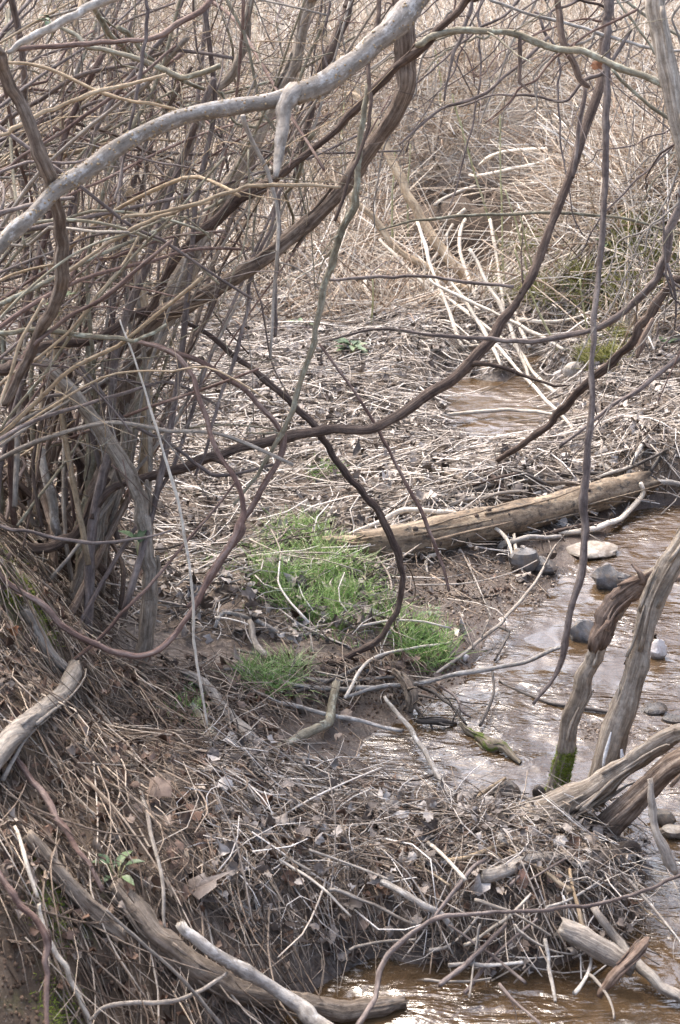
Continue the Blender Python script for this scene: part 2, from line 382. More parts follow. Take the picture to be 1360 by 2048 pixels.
# ground material
def ground_material():
    m, nt, b = newmat('ground_mud_and_soil')
    geo = nt.nodes.new('ShaderNodeNewGeometry'); pos = geo.outputs['Position']
    sep = nt.nodes.new('ShaderNodeSeparateXYZ'); nt.links.new(pos, sep.inputs[0])
    n1 = noise(nt, pos, 9, 5, .65); n2 = noise(nt, pos, 60, 5, .7); n3 = noise(nt, pos, 2.2, 3, .5)
    mud = ramp(nt, n1, [(.3, (.062, .042, .030)), (.5, (.115, .080, .058)), (.7, (.175, .130, .098))])
    soil = ramp(nt, n1, [(.3, (.04, .027, .018)), (.5, (.105, .072, .047)), (.72, (.22, .16, .11))])
    thatch = ramp(nt, n2, [(.3, (.10, .075, .055)), (.5, (.27, .215, .165)), (.7, (.50, .43, .35))])
    litter = ramp(nt, n2, [(.3, (.05, .037, .03)), (.5, (.14, .105, .08)), (.72, (.32, .26, .205))])
    c = mixc(nt, attr(nt, 'litter'), mud, litter)
    c = mixc(nt, attr(nt, 'soil'), c, soil)
    c = mixc(nt, attr(nt, 'thatch'), c, thatch)
    c = mixc(nt, attr(nt, 'shade_or_dam'), c, ramp(nt, n2, [(.3, (.02, .013, .009)), (.5, (.055, .036, .023)), (.7, (.13, .09, .06))]))  # darker soil colour painted in for the shade of the bank hollow
    mossc = ramp(nt, n2, [(.3, (.09, .10, .03)), (.7, (.26, .26, .09))])
    mf = math_(nt, 'MULTIPLY', attr(nt, 'moss'), ramp(nt, noise(nt, pos, 14, 4, .6), [(.46, (0, 0, 0)), (.58, (1, 1, 1))]))
    c = mixc(nt, mf, c, mossc)
    # wet low ground
    wet = nt.nodes.new('ShaderNodeMapRange'); wet.inputs[1].default_value = .075; wet.inputs[2].default_value = .015
    nt.links.new(math_(nt, 'ADD', sep.outputs[2], math_(nt, 'MULTIPLY', math_(nt, 'SUBTRACT', n3, .5), .06)), wet.inputs[0])
    wf = wet.outputs[0]
    spk = ramp(nt, noise(nt, pos, 130, 3, .6), [(.60, (0, 0, 0)), (.68, (1, 1, 1))])
    c = mixc(nt, math_(nt, 'MULTIPLY', spk, .35), c, (.38, .33, .28))
    c = mixc(nt, math_(nt, 'MULTIPLY', wf, .75), c, mixc(nt, 1.0, c, (.50, .47, .46), 'MULTIPLY'))
    nt.links.new(c, b.inputs['Base Color'])
    r = math_(nt, 'SUBTRACT', .9, math_(nt, 'MULTIPLY', wf, math_(nt, 'ADD', .35, math_(nt, 'MULTIPLY', n2, .5))))
    nt.links.new(r, b.inputs['Roughness']); b.inputs['Specular IOR Level'].default_value = .5
    h = math_(nt, 'ADD', math_(nt, 'MULTIPLY', n1, .6), math_(nt, 'MULTIPLY', n2, .35))
    bump(nt, b, h, .022, .8)
    return m
M['ground'] = ground_material()

def water_material():
    m, nt, b = newmat('muddy_water')
    geo = nt.nodes.new('ShaderNodeNewGeometry'); pos = geo.outputs['Position']
    big = noise(nt, pos, 2.3, 3, .55)
    rip = noise(nt, scaled(nt, pos, (26, 55, 26)), 1, 3, .55, .6)
    rip2 = noise(nt, scaled(nt, pos, (5, 13, 5)), 1, 3, .6, .8)
    amp = ramp(nt, big, [(.40, (.10, .10, .10)), (.60, (1, 1, 1))])
    h = math_(nt, 'MULTIPLY', math_(nt, 'ADD', math_(nt, 'MULTIPLY', rip, .35), math_(nt, 'MULTIPLY', rip2, 1.5)), amp)
    bp = nt.nodes.new('ShaderNodeBump'); bp.inputs['Strength'].default_value = .85; bp.inputs['Distance'].default_value = .022
    nt.links.new(h, bp.inputs['Height'])
    silt = noise(nt, pos, 5, 4, .6)
    dif = nt.nodes.new('ShaderNodeBsdfDiffuse'); nt.links.new(ramp(nt, silt, [(.3, (.085, .052, .026)), (.7, (.14, .09, .048))]), dif.inputs['Color'])
    tr = nt.nodes.new('ShaderNodeBsdfTransparent'); tr.inputs[0].default_value = (.95, .82, .62, 1)
    mx = nt.nodes.new('ShaderNodeMixShader'); mx.inputs[0].default_value = .30
    nt.links.new(dif.outputs[0], mx.inputs[1]); nt.links.new(tr.outputs[0], mx.inputs[2])
    gl = nt.nodes.new('ShaderNodeBsdfGlossy'); gl.inputs['Roughness'].default_value = .045; nt.links.new(bp.outputs[0], gl.inputs['Normal'])
    fr = nt.nodes.new('ShaderNodeFresnel'); fr.inputs['IOR'].default_value = 2.15; nt.links.new(bp.outputs[0], fr.inputs['Normal'])
    m2 = nt.nodes.new('ShaderNodeMixShader'); nt.links.new(fr.outputs[0], m2.inputs[0])
    nt.links.new(mx.outputs[0], m2.inputs[1]); nt.links.new(gl.outputs[0], m2.inputs[2])
    nt.links.new(m2.outputs[0], nt.nodes['Material Output'].inputs[0])
    return m
M['water'] = water_material()
def stone_material(name, a, b_, c_):
    m, nt, b = newmat(name)
    tc = nt.nodes.new('ShaderNodeTexCoord'); o = tc.outputs['Object']
    n = noise(nt, o, 14, 6, .7, .4)
    dirt = .35 if 'white' in name else .8
    g_ = nt.nodes.new('ShaderNodeNewGeometry'); sp_ = nt.nodes.new('ShaderNodeSeparateXYZ'); nt.links.new(g_.outputs['Position'], sp_.inputs[0])
    wl = nt.nodes.new('ShaderNodeMapRange'); wl.inputs[1].default_value = .03; wl.inputs[2].default_value = .008
    nt.links.new(math_(nt, 'ADD', sp_.outputs[2], math_(nt, 'MULTIPLY', math_(nt, 'SUBTRACT', n, .5), .05)), wl.inputs[0])
    col = ramp(nt, n, [(.32, a), (.5, b_), (.68, c_)])
    col = mixc(nt, ramp(nt, noise(nt, o, 30, 5, .7), [(.45, (0, 0, 0)), (.62, (dirt, dirt, dirt))]), col, (.16, .12, .085))
    nt.links.new(mixc(nt, wl.outputs[0], col, mixc(nt, 1.0, col, (.4, .36, .32), 'MULTIPLY')), b.inputs['Base Color'])
    nt.links.new(math_(nt, 'SUBTRACT', .65, math_(nt, 'MULTIPLY', wl.outputs[0], .4)), b.inputs['Roughness']); bump(nt, b, noise(nt, o, 40, 6, .75), .006, .9)
    return m
M['stone'] = stone_material('stone_grey_wet', (.05, .048, .05), (.14, .135, .135), (.30, .29, .28))
M['stonelight'] = stone_material('stone_pale', (.22, .19, .16), (.40, .36, .31), (.58, .54, .50))
M['stonewhite'] = stone_material('stone_white_quartz', (.45, .34, .30), (.72, .68, .65), (.82, .80, .78))
M['stonedark'] = stone_material('stone_dark_muddy', (.035, .03, .028), (.085, .075, .065), (.19, .17, .15))
M['brick'] = stone_material('stone_orange', (.28, .13, .08), (.45, .25, .17), (.60, .42, .33))

# ------------------------------------------------------------------ setting: ground and water
ny, nx = MX.shape
gco = np.stack([MX, MY, MZ], -1).reshape(-1, 3)
ii = (np.arange(ny - 1)[:, None] * nx + np.arange(nx - 1)[None, :]).ravel()
gq = np.stack([ii, ii + 1, ii + nx + 1, ii + nx], -1)
GPX, GPY, GD = proj(gco)
front = GD > .3
SOIL = [(-900, 1000), (60, 1020), (150, 1180), (260, 1500), (330, 1800), (420, 2048), (420, 2500), (-900, 2500)]
MUD = [(560, 1440), (700, 1390), (860, 1350), (790, 1270), (800, 1160), (860, 1110), (1100, 1060), (1360, 980), (2200, 980), (2200, 1700), (1100, 1640), (860, 1600), (700, 1560), (560, 1520)]
def soft(mask_fn, x, y, z):
    """zone weight, softened by sampling around the point"""
    acc = 0
    for k in range(5):
        a = k * 1.2566
        px, py, d = proj(np.stack([x + .07 * math.cos(a), y + .1 * math.sin(a), z], -1)); acc = acc + mask_fn(px, py, d)
    return acc / 5.0
def z_soil(px, py, d): return (inpoly(px, py, SOIL) & (d > .2)).astype(float)
def z_mud(px, py, d): return (inpoly(px, py, MUD) & (d > .2)).astype(float)
MOSSP = [[(-200, 1080), (20, 1090), (70, 1170), (110, 1290), (60, 1250), (-200, 1150)], [(990, 560), (1040, 470), (1100, 460), (1200, 480), (1360, 430), (1500, 520), (1360, 600), (1130, 600), (1040, 600)],
         [(60, 1790), (130, 1790), (160, 1850), (100, 1880)], [(80, 1980), (150, 1985), (150, 2030), (90, 2030)], [(1180, 660), (1250, 670), (1240, 740), (1170, 730)]]
def z_moss(px, py, d):
    t = np.zeros(np.shape(px))
    for p in MOSSP: t = np.maximum(t, inpoly(px, py, p))
    return t * (d > .2)
x_, y_, z_ = gco.T
a_soil = soft(z_soil, x_, y_, z_); a_mud = soft(z_mud, x_, y_, z_); a_moss = soft(z_moss, x_, y_, z_)
a_th = np.clip(sstep(8.3, 9.6, y_) * (1 - sstep(9.2, 9.9, y_) * (1 - sstep(.42, .6, z_)) * ((x_ > .5) & (x_ < 1.7))), 0, 1)
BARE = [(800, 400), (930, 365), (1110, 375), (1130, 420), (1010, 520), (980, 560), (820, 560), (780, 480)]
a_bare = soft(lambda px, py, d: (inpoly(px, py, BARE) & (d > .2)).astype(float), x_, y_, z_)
a_hollow_shade = a_bare; a_soil = np.maximum(a_soil, a_bare); a_th = a_th * (1 - a_bare)  # bare soil of the hollow, its shade painted in as a darker colour
a_lit = np.clip(1 - a_mud, 0, 1)
gm = mesh_np('ground', gco, gq, None, {'soil': a_soil, 'moss': a_moss, 'thatch': a_th, 'litter': a_lit, 'shade_or_dam': a_hollow_shade})
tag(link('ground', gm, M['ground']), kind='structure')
wx = np.linspace(-1.5, 5.0, 3); wy = np.linspace(-6, 9.2, 3)
WX, WY = np.meshgrid(wx, wy)
wq = np.array([[0, 1, 4, 3], [1, 2, 5, 4], [3, 4, 7, 6], [4, 5, 8, 7]])
tag(link('water', mesh_np('water', np.stack([WX, WY, WX * 0], -1).reshape(-1, 3), wq), M['water']), kind='structure')

# ------------------------------------------------------------------ traced branches
def catmull(p, n):
    p = np.asarray(p, float)
    q = np.vstack([2 * p[0] - p[1], p, 2 * p[-1] - p[-2]])
    seglen = np.linalg.norm(np.diff(p[:, :2], axis=0), axis=1) + 1e-6
    cum = np.concatenate([[0], np.cumsum(seglen)]); s = np.linspace(0, cum[-1], n)
    i = np.clip(np.searchsorted(cum, s, side='right') - 1, 0, len(p) - 2); u = ((s - cum[i]) / seglen[i])[:, None]
    a, b, c, d = q[i], q[i + 1], q[i + 2], q[i + 3]
    return .5 * (2 * b + (c - a) * u + (2 * a - 5 * b + 4 * c - d) * u ** 2 + (3 * b - a - 3 * c + d) * u ** 3), cum[-1]
def wob(n, amp, step=4):
    k = max(3, n // step); v = rng.normal(0, 1, (k, 3)); t = np.linspace(0, k - 1, n)
    return amp * np.stack([np.interp(t, np.arange(k), v[:, c]) for c in range(3)], -1)
def side_twig(o, r, dirn, L, mat, name='twig', parent=None, grav=-.1, sub=True):
    """a crooked twig growing from O"""
    K = max(5, int(L / .035)); pts = [np.array(o, float)]; d = np.array(dirn, float); d /= np.linalg.norm(d)
    for k in range(K):
        d = d + rng.normal(0, .16, 3) + np.array([0, 0, grav * .3]); d /= np.linalg.norm(d)
        pts.append(pts[-1] + d * L / K)
    pl = np.array(pts)[None]; rad = (r * np.linspace(1, .35, K + 1) * (1 + .2 * (rng.random(K + 1) - .5)))[None]
    me = tube_mesh(name, pl, rad, sides=5)
    ob = link(name, me, mat, parent)
    if parent is None: pass
    return ob, pl[0]
def branch(name, label, cat, mat, pts, depth, group=None, sides=9, ridge=.12, lump=.05, wobble=.3, twigs=0, tw=(.12, .4), taper_end=True, strips=0, parent=None):
    """PTS: (px, py, width px[, depth]); DEPTH: metres ahead of the lens, a number or (start, end)"""
    p = []
    n0 = len(pts)
    for i, q in enumerate(pts):
        d = q[3] if len(q) > 3 else (depth if isinstance(depth, (int, float)) else depth[0] + (depth[1] - depth[0]) * i / (n0 - 1))
        p.append((q[0], q[1], q[2], d))
    if depth != 0 and parent is None:      # stems that leave the frame go on growing beyond it
        for e, nb in ((0, 1), (-1, -2)):
            a, b = np.array(p[e], float), np.array(p[nb], float)
            if a[0] > 1365 or a[0] < -12 or a[1] < -15:
                v = (a - b)[:2]; v = v / (np.linalg.norm(v) + 1e-6); v[1] -= .25; q = (a[0] + v[0] * 330, a[1] + v[1] * 330, max(3, a[2] * .8), a[3] + (a[3] - b[3]) * .5)
                p = [q] + p if e == 0 else p + [q]
    _, Lp = catmull(p, 8)
    wmin = max(6, min(q[2] for q in pts))
    n = int(np.clip(Lp / max(8, wmin * .45), 10, 170)); wmax = max(q[2] for q in pts)
    if wmax > 28 and sides < 22: sides = 22
    elif wmax > 17 and sides < 13: sides = 13
    c, _ = catmull(p, n)
    pos = P(c[:, 0], c[:, 1], c[:, 3]); r = np.maximum(c[:, 2], 2) / 2 * c[:, 3] / F * .87
    big = min(1.7, 22 / wmax)
    w = wob(n, 1.0, 3) * (r * wobble * min(1.1, 17 / wmax))[:, None] + wob(n, 1.0, 9) * (r * wobble * big)[:, None]; w[0] *= 0; pos = pos + w
    # knots
    kn = np.zeros(n)
    for k in range(max(1, n // 12)): kn[rng.integers(0, n)] = rng.random() * .22
    r = r * (1 + np.convolve(kn, [.5, 1, .5], 'same')) * (1 + .13 * np.interp(np.arange(n), np.arange(0, n + 5, 5), rng.normal(0, 1, len(np.arange(0, n + 5, 5)))).clip(-1.5, 1.5) * .6)
    ref = FWD * .9 + np.array([.1, .05, .2])
    me = tube_mesh(name, pos[None], r[None], sides=sides, ridge=ridge, lump=lump, ref=ref / np.linalg.norm(ref), fibre=min(.13, ridge * .85) if sides > 11 else 0, jag=.5)
    recentre(me, pos[0])
    o = link(name, me, M[mat], parent); o.location = pos[0]
    if label: tag(o, label, cat, group)
    for k in range(strips):
        i0 = rng.integers(0, max(1, n - 8)); m_ = min(n - i0, rng.integers(6, 14))
        if m_ < 4: continue
        seg = pos[i0:i0 + m_]; rr = r[i0:i0 + m_]
        dn = rng.normal(0, 1, 3); dn -= FWD * (dn @ FWD) * .3 + FWD * .8; dn /= np.linalg.norm(dn)
        lift = (np.linspace(1, 0, m_) ** 2 * rng.uniform(.2, 1.2) if rng.random() < .5 else np.linspace(0, 1, m_) ** 2 * rng.uniform(.2, 1.2))
        sp = seg + dn * (rr * (1.0 + lift))[:, None]
        s = link('bark_strip', tube_mesh('bark_strip', (sp - pos[0])[None], np.linspace(1, .4, m_)[None] * np.clip(rr.mean() * .28, .001, .006), sides=4, lump=.2), M[mat], o)
    if twigs:
        for k in range(twigs):
            i = rng.integers(n // 8, n - 1); t = pos[min(i + 1, n - 1)] - pos[i]; t /= np.linalg.norm(t) + 1e-9
            sd_ = rng.normal(0, 1, 3); sd_ -= t * (sd_ @ t); sd_ /= np.linalg.norm(sd_)
            ob, _pl = side_twig(pos[i] - pos[0], max(.0012, r[i] * rng.uniform(.25, .5)), t * rng.uniform(.2, .9) + sd_ * .8, rng.uniform(*tw), M[mat], 'twig', o)
    return o, pos, r
def lying(name, label, cat, mat, pts, lift=None, group=None, end_lift=None, **kw):
    """like branch, but resting on the ground: each point's depth comes from the ground under it"""
    w = G([q[0] for q in pts], [q[1] + q[2] * .35 for q in pts]); _, _, d = proj(w)
    out = []
    for i, q in enumerate(pts):
        dd = d[i] - (q[3] if len(q) > 3 else 0) - (q[2] / 2 * d[i] / F) * .35
        out.append((q[0], q[1], q[2], dd))
    a = np.array(out); k = np.array([.25, .5, .25])
    if len(a) > 3: a[1:-1, 3] = .25 * a[:-2, 3] + .5 * a[1:-1, 3] + .25 * a[2:, 3]
    return branch(name, label, cat, mat, [tuple(v) for v in a], 0, group, **kw)

# ---- the big dead limb with its stub and wart-like lenticels
limb, lpos, lrad = branch('dead_limb', 'thick grey dead limb with yellowish warts crossing the upper left of the thicket', 'branch', 'limb',
    [(-40, 530, 30), (20, 470, 32), (70, 425, 33), (118, 375, 34), (160, 350, 40), (230, 300, 38), (300, 262, 37), (370, 235, 36), (440, 220, 37), (520, 209, 38), (580, 196, 44), (640, 170, 52), (700, 128, 50), (750, 88, 50), (800, 38, 46), (850, -20, 44), (900, -80, 42)],
    (3.15, 3.35), sides=16, ridge=.04, lump=.035, wobble=.18)
stub = branch('broken_stub', None, None, 'limb', [(585, 190, 46), (572, 225, 36), (562, 270, 30), (557, 315, 25), (552, 352, 12)], (3.27, 3.2), sides=12, ridge=.06, lump=.06, parent=limb)[0]
stub.location = stub.location - limb.location
def blobs(name, centres, rads, mat, parent=None, off=(0, 0, 0)):
    ph = (1 + 5 ** .5) / 2
    v = np.array([(-1, ph, 0), (1, ph, 0), (-1, -ph, 0), (1, -ph, 0), (0, -1, ph), (0, 1, ph), (0, -1, -ph), (0, 1, -ph), (ph, 0, -1), (ph, 0, 1), (-ph, 0, -1), (-ph, 0, 1)]) / 1.902
    f = np.array([(0, 11, 5), (0, 5, 1), (0, 1, 7), (0, 7, 10), (0, 10, 11), (1, 5, 9), (5, 11, 4), (11, 10, 2), (10, 7, 6), (7, 1, 8), (3, 9, 4), (3, 4, 2), (3, 2, 6), (3, 6, 8), (3, 8, 9), (4, 9, 5), (2, 4, 11), (6, 2, 10), (8, 6, 7), (9, 8, 1)])
    c = np.asarray(centres); n = len(c)
    co = (c[:, None, :] - np.asarray(off) + v[None] * np.asarray(rads)[:, None, None] * (1 + .25 * (rng.random((n, 12, 1)) - .5))).reshape(-1, 3)
    t = (f[None] + (np.arange(n) * 12)[:, None, None]).reshape(-1, 3)
    me = mesh_np(name, co, None, t, {'rnd': np.repeat(rng.random(n), 12)})
    return link(name, me, mat, parent)
M['wart'] = litter_mat('lenticels_ochre', [(0, (.24, .17, .10)), (1, (.46, .36, .22))])
cc, rr_ = [], []
for k in range(420):
    i = rng.integers(30, len(lpos) - 1) if rng.random() < .7 else rng.integers(2, len(lpos) - 1)
    u = rng.normal(0, 1, 3); t = lpos[i] - lpos[i - 1]; t /= np.linalg.norm(t); u -= t * (u @ t); u /= np.linalg.norm(u)
    if u @ FWD > .3: u = -u
    cc.append(lpos[i] + t * rng.uniform(-.01, .01) + u * lrad[i] * .98); rr_.append(rng.uniform(.0014, .0036))
tag(blobs('lenticel', cc, rr_, M['wart'], limb, limb.location), kind='stuff')

# ---- traced vines and stems of the thicket: name, label, category, material, points, depth, extras
TR = [
 ('woody_vine', 'smooth brown vine curving down the left edge in front of the grey dead limb', 'vine', 'vine', [(-25, 30, 22), (-5, 110, 24), (12, 160, 26), (45, 225, 28), (80, 300, 30), (100, 350, 31), (112, 400, 31), (121, 460, 30), (126, 520, 30), (128, 572, 30), (108, 620, 26), (80, 665, 24), (50, 720, 22), (15, 800, 20)], (2.95, 3.6), dict(strips=3)),
 ('grey_branch', 'pale smooth grey branch sloping in from the top left corner', 'branch', 'grey', [(18, 105, 12), (45, 85, 16), (90, 60, 18), (130, 42, 18), (180, 16, 20), (240, -8, 22), (300, -40, 22)], 3.3, dict(ridge=.03)),
 ('woody_vine', 'thickest brown vine sweeping from top centre down to the crown of the thicket', 'vine', 'vine', [(800, -40, 40), (808, 20, 42), (815, 90, 44), (812, 160, 42), (795, 220, 40), (762, 270, 38), (725, 320, 36), (700, 362, 34), (650, 420, 34), (600, 462, 35), (545, 510, 34), (490, 542, 33), (430, 574, 32), (370, 606, 34), (325, 630, 38), (290, 670, 36), (265, 730, 38), (248, 800, 40), (232, 870, 40), (215, 950, 42), (192, 1010, 38), (140, 1100, 30)], (3.7, 4.5), dict(strips=14, ridge=.2, sides=12)),
 ('woody_vine', 'dark thin vine running straight from the top edge past the stub of the dead limb', 'vine', 'vinedark', [(985, -40, 18), (940, 0, 19), (885, 55, 19), (830, 105, 20), (785, 142, 20), (740, 190, 20), (690, 240, 16), (640, 288, 15), (580, 335, 18), (530, 366, 22), (470, 398, 26), (430, 440, 24), (385, 480, 22), (345, 530, 18), (315, 590, 16), (280, 650, 15), (235, 715, 14), (190, 790, 13)], (3.5, 4.3), dict(strips=5)),
 ('shrub_stem', 'thick pale fibrous stem rising from the thicket behind the dead limb to the top edge', 'stem', 'shred', [(640, -60, 34), (620, 0, 32), (606, 60, 30), (590, 125, 32), (560, 190, 34), (528, 250, 32), (498, 310, 32), (470, 355, 31), (438, 415, 34), (405, 470, 38), (375, 535, 40), (345, 590, 44), (322, 650, 42), (300, 700, 30)], (4.0, 4.35), dict(strips=12, ridge=.2, sides=12)),
 ('shrub_stem', 'slender brown stem leaning right behind the speckled limb', 'stem', 'shred', [(505, -40, 18), (492, 60, 20), (470, 140, 20), (420, 200, 18), (385, 270, 17), (350, 340, 20), (320, 410, 20), (290, 460, 18), (250, 520, 18), (215, 600, 16)], (4.2, 4.5), dict(strips=3)),
 ('shrub_stem', 'tan peeled upright stem in the heart of the thicket', 'stem', 'tan', [(262, 380, 16), (262, 430, 20), (268, 520, 22), (280, 590, 24), (290, 680, 26), (294, 780, 28), (292, 880, 26), (286, 960, 20)], 4.45, dict(lump=.04)),
 ('shrub_stem', 'stout trunk of the thicket standing on the litter with a dark pointed foot', 'stem', 'shred', [(60, 700, 26), (110, 745, 28), (155, 790, 32), (200, 850, 34), (240, 910, 36), (268, 975, 38), (287, 1040, 38), (296, 1110, 38), (300, 1190, 38), (292, 1270, 36), (280, 1330, 28), (268, 1395, 20)], (4.0, 4.25), dict(strips=6, ridge=.1)),
 ('shrub_stem', 'grey leaning trunk foot left of the stout trunk of the thicket', 'stem', 'shred', [(262, 790, 22), (250, 870, 26), (232, 940, 30), (210, 1010, 34), (190, 1080, 36), (170, 1150, 36), (155, 1220, 34), (140, 1310, 28)], (4.35, 4.3), dict(strips=5, ridge=.14)),
 ('shrub_stem', 'olive upright stem close behind the grey leaning trunk foot', 'stem', 'olive', [(172, 640, 14), (176, 740, 18), (180, 830, 22), (182, 910, 24), (176, 1000, 26), (168, 1090, 28), (158, 1180, 26), (150, 1260, 24)], 4.45, dict(strips=2)),
 ('shrub_stem', 'greenish grey stem beside the tan peeled upright', 'stem', 'olive', [(285, 700, 12), (272, 790, 16), (262, 870, 18), (245, 930, 20), (225, 1000, 20)], 4.4, {}),
 ('shrub_stem', 'dark shaded stem slanting behind the trunks of the thicket', 'stem', 'vinedark', [(120, 780, 24), (140, 850, 28), (160, 920, 28), (172, 980, 26), (178, 1040, 24)], 4.7, dict(strips=4)),
 ('shrub_stem', 'dark twisted stem between the stout trunk and the left edge', 'stem', 'vinedark', [(45, 780, 20), (60, 850, 26), (75, 930, 28), (95, 1010, 30), (120, 1090, 32), (145, 1150, 30)], 4.6, dict(strips=4)),
 ('shrub_stem', 'grey bare stem curving down at the far left of the thicket', 'stem', 'grey', [(85, 900, 16), (95, 960, 20), (105, 1020, 22), (118, 1080, 22)], 4.4, {}),
 ('woody_vine', 'long reddish brown vine arching low across the middle and up to the top right', 'vine', 'vinedark', [(185, 1035, 16), (215, 985, 18), (255, 966, 20), (300, 955, 22), (350, 940, 22), (400, 922, 22), (470, 900, 22), (540, 882, 22), (600, 870, 21), (645, 862, 22), (700, 858, 22), (740, 858, 22), (775, 846, 22), (825, 815, 24), (870, 782, 26), (905, 755, 26), (940, 715, 26), (970, 685, 26), (1000, 645, 22), (1030, 605, 18), (1058, 560, 20), (1080, 505, 20), (1105, 440, 20), (1135, 370, 20), (1150, 320, 22), (1168, 255, 20), (1195, 180, 20), (1205, 110, 18), (1215, 40, 18), (1222, -40, 16)], (4.2, 4.6), dict(ridge=.08, strips=5, twigs=4)),
 ('hanging_vine', 'long straight vine hanging from the top right almost to the water', 'vine', 'purple', [(1216, -40, 22), (1218, 60, 20), (1217, 150, 18), (1212, 250, 16), (1210, 350, 15), (1206, 440, 15), (1200, 530, 14), (1191, 620, 14), (1188, 700, 13), (1183, 800, 14), (1178, 880, 15), (1170, 960, 18), (1165, 1030, 18), (1168, 1100, 16), (1165, 1150, 18), (1150, 1200, 15), (1135, 1250, 14), (1126, 1310, 13), (1105, 1355, 10), (1080, 1390, 9), (1068, 1408, 8)], 3.9, dict(lump=.08)),
 ('tree_trunk', 'heavy brown trunk with grey streaks at the top right corner', 'trunk', 'shred', [(1305, -60, 44), (1312, 10, 44), (1320, 70, 44), (1338, 150, 44), (1352, 230, 40), (1372, 320, 38), (1400, 420, 38)], 3.4, dict(ridge=.14, sides=14, strips=8)),
 ('grey_branch', 'bent olive grey branch arching from the big vine to the trunk at top right', 'branch', 'olive', [(835, 90, 12), (865, 72, 13), (920, 62, 14), (980, 62, 14), (1040, 72, 14), (1090, 88, 15), (1140, 100, 16), (1190, 118, 15), (1240, 135, 15), (1290, 152, 14), (1330, 172, 16)], 3.6, dict(twigs=3)),
 ('woody_vine', 'dark vine looping down in a wide hook above the grass tuft', 'vine', 'vinedark', [(360, 640, 9), (410, 665, 11), (455, 700, 13), (500, 735, 13), (550, 775, 14), (595, 815, 15), (635, 850, 16), (655, 885, 14), (668, 915, 14), (700, 955, 15), (735, 1000, 16), (765, 1045, 16), (790, 1085, 17), (805, 1130, 16), (806, 1180, 16), (793, 1225, 16), (765, 1270, 16), (725, 1298, 16), (680, 1318, 14), (630, 1332, 12), (560, 1340, 9)], (4.3, 4.55), dict(lump=.06, twigs=2)),
 ('woody_vine', 'dark jagged vine entering at the right edge and ending in a black tip', 'vine', 'vinedark', [(1400, 530, 16), (1350, 560, 17), (1315, 600, 20), (1290, 640, 22), (1262, 690, 20), (1225, 725, 20), (1190, 752, 20), (1150, 790, 20), (1125, 825, 22), (1100, 850, 18), (1060, 880, 16), (1020, 905, 16), (995, 920, 12)], (4.6, 5.0), dict(lump=.12, ridge=.16, twigs=5)),
 ('torn_branch', 'torn red brown branch end hanging beside the dark jagged vine', 'branch', 'rust', [(1305, 640, 10), (1290, 670, 16), (1280, 700, 14), (1275, 715, 6)], 4.6, {}),
 ('woody_vine', 'thin arching vine sweeping down from the right edge to the middle', 'vine', 'purple', [(1385, 300, 16), (1362, 400, 18), (1340, 470, 22), (1330, 520, 20), (1310, 560, 17), (1280, 595, 15), (1245, 628, 14), (1200, 655, 13), (1150, 670, 13), (1090, 678, 12), (1020, 682, 10), (940, 676, 9), (870, 670, 8), (800, 660, 7), (740, 660, 6), (660, 680, 5)], (3.9, 4.4), dict(twigs=5)),
 ('woody_vine', 'thin vine falling from the right edge towards the upper pool', 'vine', 'purple', [(1400, 670, 13), (1355, 715, 13), (1315, 745, 12), (1280, 775, 12), (1240, 800, 11), (1200, 830, 10), (1160, 865, 8), (1120, 890, 8)], 4.6, dict(twigs=4)),
 ('woody_vine', 'reddish cane looping low around the trunks at lower left', 'vine', 'red', [(-40, 1110, 13), (20, 1160, 14), (80, 1205, 14), (130, 1250, 14), (180, 1280, 14), (230, 1298, 14), (275, 1308, 14), (320, 1296, 14), (350, 1268, 13), (380, 1230, 13), (410, 1180, 14), (440, 1130, 14), (465, 1085, 15), (482, 1050, 16), (480, 1000, 14), (468, 955, 13), (440, 910, 12), (420, 860, 12), (398, 800, 13), (378, 750, 12), (350, 715, 12), (310, 692, 10), (270, 680, 8)], (3.6, 3.9), dict(lump=.04, ridge=.05)),
 ('woody_vine', 'pinkish cane forking at a swollen node in the middle left', 'vine', 'red', [(290, 688, 10), (350, 705, 11), (400, 722, 12), (440, 748, 12), (480, 775, 12), (520, 815, 13), (548, 850, 14), (566, 885, 16), (548, 935, 13), (520, 990, 13), (495, 1035, 14), (482, 1070, 14), (455, 1110, 12), (420, 1170, 11), (380, 1210, 10)], (3.9, 4.0), dict(lump=.04, ridge=.05)),
 ('woody_vine', 'mottled green grey vine descending through the middle', 'vine', 'olive', [(735, 170, 12), (725, 240, 13), (715, 320, 14), (700, 400, 17), (682, 455, 17), (668, 510, 15), (655, 560, 14), (642, 620, 14), (630, 680, 14), (612, 740, 13), (595, 790, 13), (575, 845, 12), (550, 890, 10), (515, 950, 9), (470, 1010, 8)], (3.6, 4.0), dict(lump=.08, twigs=3)),
 ('woody_vine', 'dark thin vine twisting down left of the big weathered vine', 'vine', 'vinedark', [(760, -30, 12), (752, 60, 12), (740, 130, 10), (742, 200, 10), (735, 260, 10), (715, 320, 9), (690, 380, 8), (672, 440, 8)], 3.6, {}),
 ('shrub_stem', 'dark brown upright stem by the top centre edge', 'stem', 'vinedark', [(705, -40, 20), (690, 20, 24), (675, 60, 24), (660, 110, 22), (640, 150, 18), (615, 260, 14), (590, 350, 12)], 4.3, dict(strips=4)),
 ('tan_cane', 'thin tan cane crossing the upper left from edge to limb', 'cane', 'tan', [(-30, 270, 9), (30, 255, 10), (80, 230, 9), (140, 205, 9), (200, 182, 9), (260, 168, 8), (330, 150, 6)], 3.2, {}),
 ('tan_cane', 'thin reddish tan cane rising at left behind the curving vine', 'cane', 'red', [(-30, 350, 8), (50, 310, 9), (120, 270, 9), (180, 225, 9), (240, 180, 8), (290, 140, 7), (350, 90, 6)], 3.4, {}),
